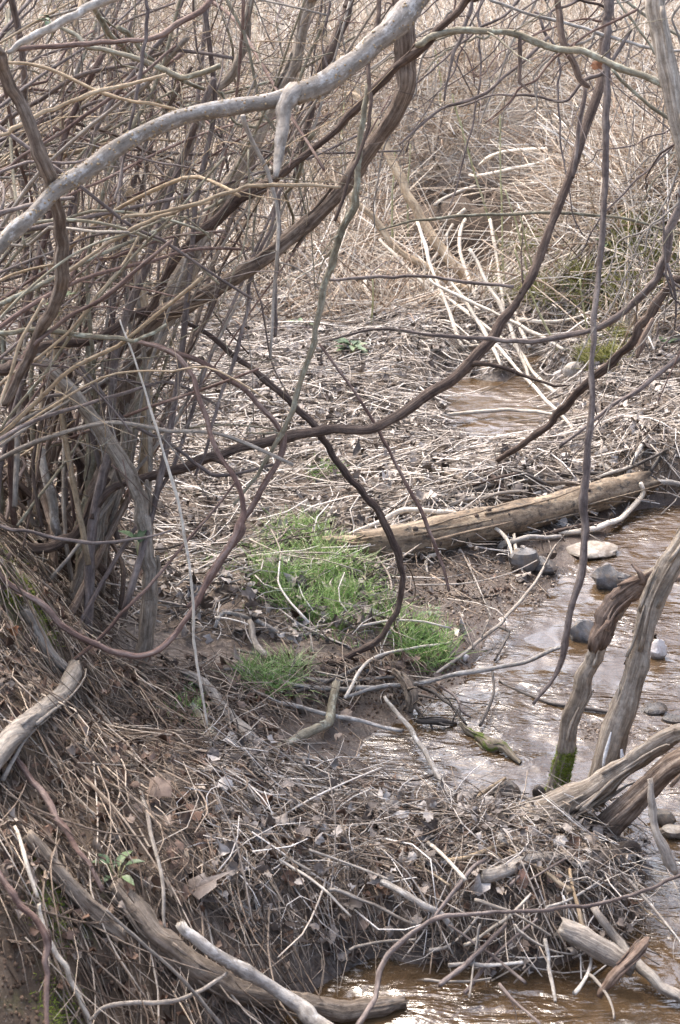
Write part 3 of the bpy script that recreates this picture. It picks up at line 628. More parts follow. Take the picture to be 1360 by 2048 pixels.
 ('tan_cane', 'light tan twig descending right below the pale grey branch', 'cane', 'tan', [(15, 125, 7), (70, 130, 8), (130, 152, 8), (190, 180, 7), (260, 202, 7), (330, 215, 7), (375, 228, 5)], 3.25, {}),
 ('tan_cane', 'reddish flat cane running right from the tip of the pale grey branch', 'cane', 'red', [(20, 102, 11), (90, 95, 10), (150, 90, 10), (220, 84, 10), (300, 78, 10), (350, 55, 14), (400, 22, 14), (430, -10, 12)], 3.5, {}),
 ('tan_cane', 'olive bent cane with a fork left of the top centre', 'cane', 'olive', [(110, 45, 9), (150, 65, 12), (175, 90, 13), (230, 105, 12), (290, 128, 12), (340, 148, 12), (375, 152, 12), (440, 128, 11)], 3.6, dict(twigs=1)),
 ('tan_cane', 'dark vertical shoot crossing the limb at left of centre', 'cane', 'purple', [(292, -30, 9), (296, 30, 9), (288, 100, 9), (278, 170, 10), (262, 230, 9), (245, 300, 8), (230, 400, 6)], 3.3, {}),
 ('tan_cane', 'long tan arching cane below the dead limb', 'cane', 'tan', [(245, 436, 7), (320, 425, 8), (390, 408, 8), (450, 390, 9), (520, 376, 9), (600, 370, 8), (680, 375, 6)], 3.3, {}),
 ('tan_cane', 'tan forking cane under the long arching one', 'cane', 'tan', [(110, 560, 7), (170, 520, 8), (230, 480, 9), (300, 440, 9), (360, 420, 8), (420, 405, 7)], 3.4, {}),
 ('tan_cane', 'reddish cane rising from the left edge to the thick vine', 'cane', 'red', [(70, 690, 9), (130, 640, 10), (200, 600, 10), (250, 560, 10), (300, 520, 9), (345, 480, 8)], 3.5, {}),
 ('tan_cane', 'grey cane running level at left between the trunks', 'cane', 'olive', [(-30, 660, 10), (60, 661, 11), (140, 664, 11), (220, 672, 11), (270, 678, 10), (330, 650, 7)], 3.6, {}),
 ('woody_vine', 'low brown vine snaking level along the left middle', 'vine', 'vinedark', [(-30, 740, 26), (30, 728, 28), (80, 700, 26), (130, 690, 22), (190, 680, 20), (250, 640, 18), (300, 615, 16)], (3.9, 4.2), dict(strips=3)),
 ('woody_vine', 'dark vine curling along the foot of the left bank', 'vine', 'vinedark', [(-30, 1070, 24), (30, 1090, 22), (80, 1098, 24), (130, 1080, 24), (165, 1050, 22), (185, 1000, 18), (205, 960, 16)], 4.3, dict(strips=2)),
 ('tan_cane', 'dull grey cane crossing the trunks at waist height', 'cane', 'purple', [(-30, 1040, 8), (60, 1062, 8), (130, 1078, 8), (200, 1086, 8), (270, 1080, 7), (340, 1062, 6)], 3.8, {}),
 ('tan_cane', 'light brown cane rising steeply right from the stout trunk foot', 'cane', 'red', [(130, 1330, 8), (190, 1285, 8), (250, 1220, 8), (300, 1170, 8), (350, 1110, 7), (400, 1050, 6), (470, 960, 5)], 3.8, {}),
 ('reed_stalk', 'single long pale reed stalk hanging in front of the trunks down to the sticks', 'reed', 'bone', [(240, 640, 4), (270, 720, 5), (305, 830, 6), (335, 930, 7), (360, 1020, 7), (375, 1110, 7), (385, 1200, 7), (390, 1290, 7), (402, 1380, 6), (414, 1450, 5)], (3.6, 3.7), dict(ridge=0, wobble=.15)),
 ('reed_stalk', 'pale straw slanting across the left edge of the thicket', 'reed', 'tan', [(-10, 840, 7), (15, 770, 8), (40, 700, 8), (62, 650, 7), (90, 600, 6)], 3.1, dict(ridge=0)),
 ('woody_vine', 'rust coloured crook hanging from the branch at upper right', 'vine', 'rust', [(1118, -40, 14), (1120, 30, 14), (1130, 80, 14), (1150, 120, 13), (1168, 155, 14), (1178, 170, 8)], 3.7, {}),
 ('woody_vine', 'short dark twig hanging straight from the arching branch', 'twig', 'vinedark', [(1040, 72, 9), (1041, 110, 9), (1040, 160, 8), (1043, 168, 6), (1060, 182, 5)], 3.6, {}),
 ('woody_vine', 'thin crooked vine hanging below the arching branch at right', 'vine', 'purple', [(1170, 175, 10), (1165, 240, 10), (1155, 300, 9), (1145, 350, 7)], 4.0, {}),
 ('grey_twig', 'dark forked twig below the top edge right of centre', 'twig', 'purple', [(950, -20, 8), (935, 40, 9), (920, 80, 8), (905, 115, 8), (895, 160, 6), (888, 200, 5)], 3.7, dict(twigs=3)),
 ('grey_twig', 'thin grey twig sloping under the arching branch', 'twig', 'purple', [(1095, 75, 8), (1050, 120, 8), (1010, 150, 7), (975, 185, 7), (920, 205, 7), (880, 220, 6), (830, 260, 6), (800, 290, 5)], 3.8, dict(twigs=4)),
 ('grey_twig', 'grey zigzag twig left of the hanging vine', 'twig', 'purple', [(1260, 60, 9), (1210, 140, 9), (1170, 160, 9), (1130, 205, 6), (1080, 195, 6), (1030, 190, 6), (985, 190, 5), (920, 215, 4)], 3.9, dict(twigs=4)),
 ('grey_twig', 'slender grey branch forking down right from the arching branch', 'twig', 'olive', [(1225, 140, 8), (1260, 180, 8), (1300, 215, 8), (1345, 238, 8), (1400, 250, 7)], 3.7, dict(twigs=3)),
 ('grey_twig', 'thin pale twig crossing level behind the trunk at top right', 'twig', 'grey', [(980, 0, 7), (1050, 25, 7), (1120, 45, 7), (1180, 65, 7), (1250, 85, 7), (1310, 97, 7), (1400, 96, 6)], 3.9, {}),
 ('green_bramble', 'thin green prickly bramble stem stretching level across the far bank', 'bramble', 'olive', [(760, 460, 4), (830, 440, 6), (900, 434, 7), (960, 430, 7), (1030, 428, 7), (1100, 426, 7), (1180, 428, 7), (1260, 440, 6), (1400, 470, 5)], 4.9, dict(ridge=0)),
 ('grey_twig', 'reddish thin twig crossing level above the fan of pale canes', 'twig', 'purple', [(650, 560, 6), (720, 557, 7), (800, 555, 7), (880, 556, 7), (960, 565, 8), (1025, 572, 8)], 5.0, dict(twigs=1)),
 ('woody_vine', 'thin reddish vine hanging over the grass down to the mud', 'vine', 'red', [(640, 690, 6), (700, 770, 6), (745, 845, 7), (790, 920, 7), (830, 1000, 8), (860, 1070, 8), (885, 1130, 7), (898, 1180, 6)], 4.6, {}),
 ('woody_vine', 'thin dark shoot crossing the trunk region near the centre', 'vine', 'purple', [(560, 380, 8), (545, 450, 8), (510, 530, 9), (495, 620, 9), (470, 720, 9), (440, 800, 8), (418, 890, 8), (395, 950, 8)], 4.2, {}),
 ('woody_vine', 'straight slim stem dropping in the middle left', 'vine', 'purple', [(555, 350, 7), (557, 430, 8), (556, 520, 8), (553, 600, 8), (548, 670, 7)], 4.3, {}),
 ('woody_vine', 'short dark hooked stem under the thick vine', 'vine', 'vinedark', [(440, 560, 7), (430, 600, 9), (410, 640, 10), (390, 670, 9)], 4.0, {}),
 ('woody_vine', 'thin brown shoot crossing low behind the reddish loop', 'vine', 'purple', [(60, 640, 8), (180, 750, 8), (250, 840, 8), (330, 880, 8), (400, 930, 8), (440, 950, 7), (560, 930, 6)], 4.1, {}),
]
for nm, lb, ct, mt, pp, dp, kw in TR: branch(nm, lb, ct, mt, pp, dp, **kw)

# ---- the two-stemmed trunk on the right that leans out of the debris
TK = [
 ('broken_trunk', 'broken mossy footed trunk with a dark torn top standing in the stream', 'trunk', 'shred', [(1098, 1598, 40), (1118, 1560, 40), (1132, 1500, 38), (1150, 1430, 38), (1172, 1350, 38), (1192, 1290, 38), (1207, 1255, 36), (1225, 1220, 36), (1255, 1188, 34), (1290, 1160, 28), (1312, 1140, 14)], (3.95, 3.6), dict(ridge=.14, sides=14, strips=10, lump=.07)),
 ('split_trunk', 'split grey barked trunk with white scars leaning right across the stream', 'trunk', 'shred', [(1185, 1600, 50), (1200, 1550, 52), (1222, 1490, 54), (1240, 1420, 52), (1262, 1350, 50), (1280, 1280, 48), (1300, 1210, 48), (1330, 1150, 48), (1375, 1085, 46), (1430, 1010, 44)], (3.75, 3.4), dict(ridge=.2, sides=14, strips=16, lump=.07)),
 ('weathered_tree', 'thick weathered trunk lying low over the debris with fibrous bark', 'trunk', 'shred', [(960, 1662, 34), (1000, 1655, 60), (1050, 1640, 72), (1100, 1622, 76), (1150, 1600, 72), (1200, 1570, 58), (1250, 1535, 50), (1300, 1500, 46), (1350, 1470, 44), (1420, 1440, 42)], (3.8, 3.45), dict(ridge=.24, sides=16, strips=20, lump=.06)),
 ('weathered_tree', 'darker trunk rising right out of the debris below the weathered one', 'trunk', 'vine', [(1180, 1690, 40), (1215, 1655, 56), (1250, 1615, 58), (1290, 1575, 56), (1330, 1540, 54), (1380, 1510, 50), (1440, 1480, 46)], (3.7, 3.35), dict(ridge=.16, sides=14, strips=8)),
 ('dead_branch', 'slim branch standing crooked in front of the right trunks', 'branch', 'dead', [(1300, 1560, 12), (1305, 1610, 18), (1310, 1650, 18), (1322, 1690, 20), (1345, 1730, 24), (1352, 1745, 10)], 3.3, {}),
]
tk = {}
for nm, lb, ct, mt, pp, dp, kw in TK: tk[lb] = branch(nm, lb, ct, mt, pp, dp, **kw)
# moss sleeve tufts on the foot and dark torn wood at the top of the broken trunk, white scars on the split one
def part_branch(name, mat, pts, depth, owner, **kw):
    o = branch(name, None, None, mat, pts, depth, parent=owner, **kw)[0]; o.location = o.location - owner.location; return o
own = tk[TK[0][1]][0]
part_branch('torn_top', 'rust', [(1196, 1290, 40), (1208, 1252, 42), (1228, 1216, 42), (1262, 1183, 38), (1296, 1158, 30), (1318, 1138, 10)], (3.64, 3.58), own, ridge=.25, lump=.14, strips=6)
for q in ([(1285, 1165, 14), (1270, 1140, 10), (1262, 1128, 3)], [(1215, 1245, 14), (1200, 1262, 8), (1192, 1275, 3)], [(1300, 1160, 22), (1340, 1158, 18), (1375, 1156, 18), (1430, 1150, 16)]):
    part_branch('splinter', 'rust', q, 3.58, own, ridge=.2, lump=.1)
def tufts(name, centre, axis_r, mat, n, L, parent=None, off=np.zeros(3), r=.0011):
    c = np.asarray(centre); d = rng.normal(0, 1, (n, 3)); d /= np.linalg.norm(d, axis=1, keepdims=True); d[:, 2] = np.abs(d[:, 2]) * .8
    k = np.arange(3) / 2.0
    pl = (c - off)[:, None, :] + d[:, None, :] * (L * rng.uniform(.5, 1.2, n))[:, None, None] * k[None, :, None]
    me = tube_mesh(name, pl, np.repeat(np.array([[r, r * .8, r * .3]]), n, 0), sides=3)
    return tag(link(name, me, mat, parent), kind='stuff')
_, bpos, brad = tk[TK[0][1]]
sel = np.where(proj(bpos)[1] > 1500)[0]; nM = 6000
M['mossgreen'] = litter_mat('bright_moss', [(0, (.10, .14, .015)), (.5, (.20, .27, .035)), (1, (.34, .40, .08))], .9)
idx = sel[rng.integers(0, len(sel), nM)]; u = rng.normal(0, 1, (nM, 3)); u /= np.linalg.norm(u, axis=1, keepdims=True); u[:, 2] *= .3
u /= np.linalg.norm(u, axis=1, keepdims=True)
jj = np.minimum(idx + 1, len(bpos) - 1); fr = rng.random((nM, 1))
tufts('moss', bpos[idx] * (1 - fr) + bpos[jj] * fr + u * brad[idx][:, None] * .98, 0, M['mossgreen'], nM, .010, own, np.array(own.location))
own2 = tk[TK[1][1]][0]
M['scar'] = bark('bare_wood_scar', (.34, .33, .32), (.48, .48, .49), (.64, .66, .68), fib=.5)
for q in ([(1243, 1500, 5), (1245, 1515, 9), (1245, 1530, 9), (1244, 1546, 4)], [(1206, 1535, 5), (1210, 1510, 8), (1217, 1485, 7), (1222, 1465, 3)]):
    dd = 3.66 - .0  # just proud of the bark
    y0 = q[1][1]; dd = float(np.interp(y0, [1285, 1600], [3.45, 3.70]))
    part_branch('scar', 'scar', [(a, b, w) for a, b, w in q], dd, own2, ridge=.1, wobble=.08)

# ---- the fallen log on the mud
log, gpos, grad = lying('fallen_log', 'tan rotting log lying across the mud beside the stream', 'log', 'log',
    [(735, 1088, 60), (775, 1084, 68), (840, 1076, 72), (920, 1060, 70), (1000, 1045, 72), (1080, 1026, 68), (1160, 1004, 66), (1230, 984, 58), (1282, 968, 50)], sides=26, ridge=.085, lump=.045, wobble=.14, strips=9)
part_branch('rotten_end', 'log', [(648, 1080, 14), (675, 1084, 30), (705, 1090, 48), (755, 1090, 66)], float(proj(gpos[0])[2]) , log, ridge=.22, lump=.12, strips=8, wobble=.1)
cc = []; rr_ = []
for k in range(26):
    i = rng.integers(3, len(gpos) - 3); u = rng.normal(0, 1, 3); u[1] = -abs(u[1]); u[0] *= .2; u /= np.linalg.norm(u); cc.append(gpos[i] + u * grad[i] * .97); rr_.append(rng.uniform(.005, .014))
M['knot'] = litter_mat('dark_knots', [(0, (.05, .04, .035)), (1, (.13, .10, .08))])
tag(blobs('knot', cc, rr_, M['knot'], log, log.location), kind='stuff')

# ---- traced sticks lying on the ground
LY = [
 ('curved_limb', 'stout grey crooked limb ending in a cut face at the left edge', 'branch', 'dead', [(-40, 1570, 50, .03), (0, 1505, 52, .05), (35, 1460, 50, .06), (80, 1425, 48, .06), (122, 1395, 46, .06), (145, 1360, 44, .06), (152, 1335, 36, .06)], dict(ridge=.08, sides=14, strips=3)),
 ('fallen_branch', 'grey branch leaning down the bank into the crooked limb', 'branch', 'dead', [(50, 1220, 24, .05), (80, 1265, 30, .05), (110, 1310, 30, .05), (135, 1335, 26, .05)], {}),
 ('cut_stick', 'straight pale green grey stick sloping down at the bottom edge', 'stick', 'grey', [(362, 1850, 24, .10), (420, 1893, 28, .11), (490, 1938, 30, .1), (560, 1985, 32, .08), (640, 2045, 34, .06), (720, 2110, 36, .04)], dict(ridge=.03, lump=.03)),
 ('sunken_log', 'half sunken dark grey log sloping into the bottom pool', 'log', 'mud', [(230, 1780, 40, .0), (300, 1860, 60, .01), (380, 1925, 62, .01), (450, 1965, 58, .01), (530, 1995, 52, .01), (620, 2010, 46, .02), (720, 2018, 40, .01), (800, 2005, 26, .0)], dict(ridge=.16, sides=14, strips=6)),
 ('fallen_branch', 'thick weathered branch half buried in the near slope', 'branch', 'mud', [(60, 1680, 40, .01), (110, 1740, 44, .01), (170, 1800, 42, .01), (240, 1860, 36, .01)], dict(ridge=.14, strips=4)),
 ('fallen_branch', 'long grey branch on the mud sloping to the pale one', 'branch', 'dead', [(360, 1345, 22, .02), (410, 1375, 28, .03), (450, 1420, 28, .03), (485, 1460, 28, .03), (510, 1500, 26, .02)], dict(strips=2)),
 ('fallen_branch', 'shorter grey stick parallel to the long grey branch', 'stick', 'olive', [(345, 1360, 18, .03), (375, 1400, 22, .03), (405, 1440, 22, .03), (442, 1483, 18, .02)], {}),
 ('bent_stick', 'bent pale green stick lying on bare mud', 'stick', 'olive', [(555, 1500, 18, .01), (590, 1478, 22, .01), (630, 1460, 24, .02), (655, 1445, 22, .02), (664, 1405, 20, .05), (676, 1375, 20, .08)], {}),
 ('fallen_branch', 'long thin stick slanting over the mud to the weathered trunk', 'stick', 'grey', [(770, 1395, 8, .06), (815, 1450, 11, .05), (860, 1520, 13, .05), (900, 1582, 16, .06), (950, 1630, 18, .07), (1010, 1680, 20, .08)], {}),
 ('fallen_branch', 'thin pale stick level across the mud and ending at the water', 'stick', 'grey', [(505, 1380, 6, .04), (560, 1405, 9, .04), (620, 1422, 10, .04), (680, 1436, 10, .03), (740, 1448, 10, .03), (800, 1460, 8, .02)], {}),
 ('fallen_branch', 'pale arched stick reaching over the wet mud to the hanging vine', 'stick', 'grey', [(690, 1395, 8, .05), (760, 1375, 9, .06), (830, 1370, 10, .08), (900, 1352, 11, .1), (980, 1340, 11, .12), (1060, 1322, 11, .14), (1130, 1295, 8, .16)], {}),
 ('fallen_branch', 'thin dark stick lying over the stream right of centre', 'stick', 'wet', [(1000, 1362, 6, .0), (1060, 1390, 8, .0), (1120, 1410, 8, .01), (1200, 1422, 8, .01), (1260, 1428, 6, 0)], {}),
 ('mossy_stick', 'short mossy piece of wood lying in the shallow water', 'stick', 'mossy', [(922, 1448, 10, .03), (945, 1464, 18, .015), (970, 1474, 22, .01), (990, 1488, 26, .005), (1012, 1492, 20, .0), (1040, 1520, 12, .0)], dict(lump=.2, ridge=.15, wobble=.6, strips=4)),
 ('fallen_branch', 'pale bleached branch curving along the top of the log', 'stick', 'bone', [(700, 1068, 8, .06), (760, 1045, 12, .10), (810, 1022, 13, .12), (860, 1020, 12, .12), (920, 1028, 10, .13), (970, 1045, 8, .14), (1010, 1075, 8, .12), (1025, 1130, 6, .04)], {}),
 ('fallen_branch', 'pale curved branch bowed around the right end of the log', 'stick', 'bone', [(1110, 1062, 8, .04), (1170, 1060, 12, .06), (1220, 1050, 13, .06), (1255, 1025, 13, .06), (1285, 990, 12, .05), (1282, 968, 10, .1)], {}),
 ('fallen_branch', 'pale thin sticks end lying by the right edge above the water', 'stick', 'grey', [(1200, 930, 12, .02), (1240, 955, 14, .03), (1300, 965, 16, .03), (1400, 972, 16, .03)], {}),
 ('fallen_branch', 'long straight bleached stick across the upper pool', 'stick', 'bone', [(870, 832, 6, .05), (940, 826, 8, .06), (1010, 822, 8, .06), (1080, 826, 7, .06), (1130, 830, 5, .05)], {}),
 ('fallen_branch', 'dark brown buried stick along the foot of the mud', 'stick', 'wet', [(640, 1515, 10, .02), (700, 1540, 13, .02), (760, 1570, 15, .02), (820, 1600, 14, .02)], {}),
 ('fallen_branch', 'long grey stick at the upper rim of the debris', 'stick', 'dead', [(440, 1430, 12, .03), (520, 1485, 16, .03), (600, 1520, 16, .03), (680, 1548, 14, .03), (800, 1590, 10, .02)], {}),
 ('fallen_branch', 'grey bent branch over the orange stone', 'branch', 'dead', [(970, 1752, 28, .05), (1010, 1735, 28, .06), (1060, 1722, 26, .06), (1130, 1715, 22, .05), (1180, 1700, 14, .05)], dict(strips=2)),
 ('fallen_branch', 'long pale stick at the middle of the debris sloping down right', 'stick', 'grey', [(765, 1765, 16, .06), (810, 1790, 17, .07), (850, 1815, 17, .06), (890, 1845, 17, .05), (915, 1880, 14, .02)], {}),
 ('cut_log', 'short thick grey piece of log wedged in the right of the debris', 'log', 'dead', [(1130, 1860, 40, .07), (1170, 1880, 48, .08), (1210, 1905, 48, .08), (1240, 1925, 44, .07)], dict(sides=14)),
 ('fallen_branch', 'grey pole leaning from the debris into the bright water', 'stick', 'dead', [(1190, 1820, 18, .10), (1230, 1870, 22, .09), (1270, 1920, 26, .06), (1320, 1965, 28, .03), (1390, 2010, 28, .01)], {}),
 ('rusty_root', 'rusty brown torn root reaching up out of the debris', 'root', 'rust', [(1200, 1990, 14, .05), (1225, 1955, 22, .12), (1255, 1925, 26, .16), (1285, 1895, 26, .18), (1295, 1880, 14, .19)], dict(ridge=.2, strips=4)),
 ('fallen_branch', 'long thin shoot bending up from the bottom edge and away to the right edge', 'twig', 'purple', [(715, 2060, 12, .35), (742, 2010, 13, .36), (760, 1950, 13, .38), (785, 1905, 13, .4), (830, 1860, 12, .42), (880, 1830, 11, .42), (960, 1825, 9, .4), (1080, 1822, 8, .35), (1200, 1805, 8, .3), (1300, 1775, 8, .25), (1380, 1740, 8, .2)], dict(ridge=.03)),
 ('fallen_branch', 'forked purple twig leaning from the debris towards the weathered trunk', 'twig', 'purple', [(870, 1835, 9, .1), (910, 1785, 10, .12), (950, 1735, 10, .12), (975, 1720, 7, .12)], {}),
 ('fallen_branch', 'long slim reddish stem lying down the near slope from upper left', 'stem', 'red', [(20, 1500, 12, .05), (80, 1580, 14, .06), (130, 1660, 14, .06), (170, 1720, 12, .06), (205, 1775, 10, .05)], {}),
 ('fallen_branch', 'thin grey stem curving down the middle of the near slope', 'stem', 'dead', [(170, 1390, 7, .06), (220, 1455, 8, .07), (270, 1550, 9, .08), (300, 1640, 9, .08), (320, 1740, 9, .08), (330, 1850, 7, .06)], {}),
 ('fallen_branch', 'pale peeled stick standing up the bottom left slope', 'stick', 'bone', [(78, 1810, 10, .06), (100, 1870, 12, .07), (135, 1940, 13, .06), (165, 2000, 12, .05), (190, 2060, 10, .03)], {}),
 ('fallen_branch', 'pale bare reed at the left end of the near slope', 'stick', 'bone', [(30, 1655, 8, .06), (50, 1720, 10, .06), (70, 1790, 9, .05)], {}),
 ('fallen_branch', 'reddish cane running down the left edge at the bottom', 'stem', 'red', [(-20, 1720, 12, .08), (40, 1800, 14, .1), (75, 1850, 15, .1), (88, 1900, 15, .1), (90, 1980, 13, .08), (95, 2060, 12, .05)], dict(strips=2)),
 ('fallen_branch', 'thin straight stick across the bottom left slope', 'stick', 'dead', [(212, 1820, 6, .12), (290, 1890, 8, .14), (360, 1960, 8, .13), (450, 2060, 8, .1)], {}),
 ('fallen_branch', 'crooked pale twig near the bottom left', 'twig', 'dead', [(180, 2040, 8, .05), (215, 2010, 10, .08), (280, 2005, 10, .1), (350, 1998, 10, .1), (400, 1980, 10, .1), (440, 1955, 10, .1), (452, 1945, 8, .1)], {}),
 ('fallen_branch', 'slanting bleached stick pushed into the mud by the log', 'stick', 'bone', [(1028, 1070, 7, .1), (1035, 1110, 9, .06), (1045, 1150, 6, .01)], {}),
 ('fallen_branch', 'small forked white twig in front of the log', 'twig', 'bone', [(880, 1105, 7, .05), (858, 1110, 8, .05), (852, 1125, 7, .03), (855, 1148, 5, .01)], {}),
 ('dead_root', 'blackened root hanging over the right pool', 'root', 'wet', [(1150, 1750, 18, .06), (1200, 1715, 26, .12), (1250, 1690, 24, .12), (1275, 1700, 16, .08), (1285, 1760, 12, 0)], dict(ridge=.2)),
 ('fallen_branch', 'curved grey stick in the litter below the grass', 'stick', 'grey', [(430, 1255, 10, .03), (450, 1228, 10, .03), (500, 1240, 11, .03), (560, 1268, 12, .03), (610, 1270, 10, .03), (640, 1250, 6, .02)], {}),
 ('fallen_branch', 'long thin grey stick rising over the mud towards the log', 'stick', 'dead', [(868, 1350, 7, .02), (915, 1315, 8, .05), (965, 1275, 8, .08), (1010, 1235, 8, .1), (1050, 1190, 7, .12), (1085, 1140, 6, .14), (1110, 1090, 5, .15)], dict(twigs=4)),
 ('water_twig', 'black curved twig dipping into the stream beside the mossy stick', 'twig', 'wet', [(985, 1340, 6, .08), (987, 1380, 6, .07), (978, 1415, 7, .06), (960, 1450, 7, .02)], dict(twigs=2)),
 ('water_twig', 'dark forked twig reaching from the root clump to the mossy stick', 'twig', 'wet', [(838, 1372, 8, .05), (870, 1385, 9, .08), (905, 1410, 8, .06), (930, 1450, 7, .02)], dict(twigs=5)),
 ('water_twig', 'thin dark twig bending over the wet mud above the ripples', 'twig', 'purple', [(880, 1372, 6, .06), (915, 1395, 7, .08), (925, 1420, 7, .05), (940, 1432, 5, .02)], dict(twigs=3)),
 ('water_twig', 'small black twig standing in the mud by the round grey stone', 'twig', 'wet', [(1000, 1255, 5, .08), (1018, 1262, 6, .07), (1005, 1290, 6, .04), (990, 1320, 6, .01)], dict(twigs=3)),
 ('root_clump', 'ragged brown root clump hanging over the mud rim', 'root', 'mud', [(790, 1345, 14, .05), (812, 1365, 26, .08), (822, 1390, 26, .07), (818, 1420, 10, .03)], dict(ridge=.25, lump=.25, strips=10, twigs=10, tw=(.04, .12))),
 ('root_clump', 'low drifted wood lump half in the water under the root clump', 'wood', 'wet', [(830, 1440, 10, .02), (860, 1445, 18, .02), (890, 1450, 16, .01), (912, 1448, 6, 0)], dict(lump=.2, strips=3, twigs=4, tw=(.03, .1))),
 ('rim_stick', 'long level grey stick along the mud rim', 'stick', 'dead', [(450, 1338, 7, .03), (560, 1350, 9, .04), (680, 1358, 9, .05), (800, 1352, 7, .05)], dict(twigs=2)),
 ('rim_stick', 'second level stick just under the long grey one of the mud rim', 'stick', 'grey', [(560, 1365, 9, .04), (650, 1378, 12, .05), (730, 1376, 12, .05), (800, 1372, 9, .04)], {}),
 ('rim_stick', 'dark slanting stick across the mud rim sprouts', 'stick', 'wet', [(590, 1385, 8, .05), (650, 1365, 9, .06), (720, 1335, 9, .06), (790, 1300, 6, .05)], dict(twigs=2)),
 ('rim_stick', 'pale stick crossing the root clump from the lower left', 'stick', 'bone', [(690, 1395, 7, .06), (715, 1350, 8, .08), (745, 1320, 7, .08), (800, 1300, 6, .08), (900, 1285, 5, .06)], {}),
 ('rim_stick', 'thin olive stick resting below the rusty loop end', 'stick', 'olive', [(470, 1300, 7, .03), (560, 1322, 9, .04), (640, 1345, 9, .04), (700, 1352, 6, .03)], {}),
 ('fallen_branch', 'short crooked root standing in the litter left of the grass', 'stick', 'dead', [(500, 1245, 12, .06), (508, 1285, 16, .04), (530, 1315, 16, .02)], {}),
]
for nm, lb, ct, mt, pp, kw in LY: lying(nm, lb, ct, mt, pp, **kw)

LAND = [(1000, 1040, 'the tan fallen log'), (620, 1150, 'the large grass tuft'), (850, 1300, 'the mudside grass tuft'), (990, 790, 'the upper pool'), (285, 1320, 'the stout trunk foot'), (320, 1610, 'the pinkish brown leaf'),
  (520, 1960, 'the straight cut stick'), (1045, 1775, 'the orange pink stone'), (1100, 1620, 'the thick weathered trunk'), (80, 1440, 'the stout crooked limb'), (235, 1775, 'the small slope plant'), (620, 1465, 'the bent pale green stick'),
  (690, 700, 'the white upturned leaf'), (1310, 1850, 'the bright water at right'), (820, 1960, 'the bottom pool'), (60, 1940, 'the bare bottom soil'), (540, 1360, 'the mud rim sprouts'), (1010, 915, 'the jagged vine tip'),
  (930, 520, 'the leaning olive stem'), (1180, 520, 'the mossy far bank'), (1000, 400, 'the bank hollow'), (640, 480, 'the big sweeping vine'), (200, 900, 'the thicket trunks'), (400, 1080, 'the pinkish cane fork'),
  (600, 640, 'the background stones'), (1180, 1880, 'the short cut log'), (860, 1830, 'the long dam stick'), (650, 1650, 'the slope rim'), (700, 1780, 'the left dam end'), (1250, 950, 'the log end'),
  (450, 1430, 'the long grey branch'), (560, 900, 'the low arching vine'), (1180, 250, 'the hanging vine top'), (1330, 200, 'the top right trunk'), (900, 120, 'the arching grey branch'), (850, 250, 'the big vine bend'), (1060, 250, 'the open dead grass'),
  (400, 1780, 'the flat grey purple leaf'), (130, 1620, 'the left slope'), (430, 1640, 'the middle slope'), (300, 1960, 'the half sunken log'), (1300, 640, 'the torn branch end'), (780, 760, 'the middle of the flat'), (1290, 800, 'the right hand litter')]
def near(px, py):
    return min(LAND, key=lambda q: (q[0] - px) ** 2 + (q[1] - py) ** 2)[2]
TONES = {'litgrey': [(.22, 'dark'), (.5, 'grey brown'), (.8, 'pale grey'), (2, 'bleached')], 'litbrown': [(.25, 'dark brown'), (.6, 'brown'), (.85, 'tan'), (2, 'pale')], 'straw': [(.25, 'brown'), (.6, 'tan'), (2, 'pale')],
         'leaf': [(.25, 'dark brown'), (.6, 'reddish brown'), (.85, 'light brown'), (2, 'pale')], 'leafgrey': [(.25, 'dark grey'), (.6, 'grey'), (2, 'pale grey')],
         'grey': 'smooth grey', 'dead': 'weathered grey', 'bone': 'bleached', 'tan': 'tan', 'purple': 'greyish brown', 'olive': 'olive grey', 'red': 'reddish'}
def tone(mat, rnd=.5):
    v = TONES[mat]
    return v if isinstance(v, str) else next(w for t, w in v if rnd < t)
def heading(px0, py0, px1, py1):
    a = math.degrees(math.atan2(-(py1 - py0), px1 - px0)) % 180
    return 'lying level' if a < 18 or a > 162 else 'rising right' if a < 68 else 'upright' if a < 112 else 'sloping right'
# ---- debris sticks picked out one by one: pairs of ends in the dam
DAM = [(905, 1640, 1010, 1560), (860, 1660, 960, 1600), (1020, 1770, 1110, 1690), (930, 1890, 1060, 1790), (1050, 1965, 900, 1850), (930, 1985, 1070, 1840), (880, 1970, 1010, 1850), (1175, 1900, 1140, 1740), (1150, 1985, 1180, 1880), (1110, 1700, 1240, 1780),
       (1040, 1690, 1180, 1800), (1200, 1690, 1060, 1760), (900, 1930, 1040, 1925), (850, 1960, 980, 1960), (1090, 1820, 1200, 1760), (930, 1760, 850, 1680), (700, 1640, 860, 1700), (620, 1700, 780, 1760), (660, 1780, 830, 1850), (1220, 1730, 1330, 1850),
       (1240, 1740, 1370, 1900), (1140, 1780, 1020, 1700), (960, 1850, 940, 1990), (1090, 1880, 1110, 2000), (1000, 1970, 1080, 2048), (1180, 1950, 1230, 2040), (700, 1900, 830, 1880), (560, 1720, 700, 1830), (480, 1640, 620, 1740), (820, 1600, 930, 1690),
       (1110, 1690, 1190, 1620), (1160, 1730, 1290, 1690), (1060, 1600, 960, 1580), (900, 1720, 1060, 1660), (740, 1690, 900, 1770), (1030, 1850, 1150, 1910), (950, 1800, 1100, 1870), (860, 1900, 960, 1830)]
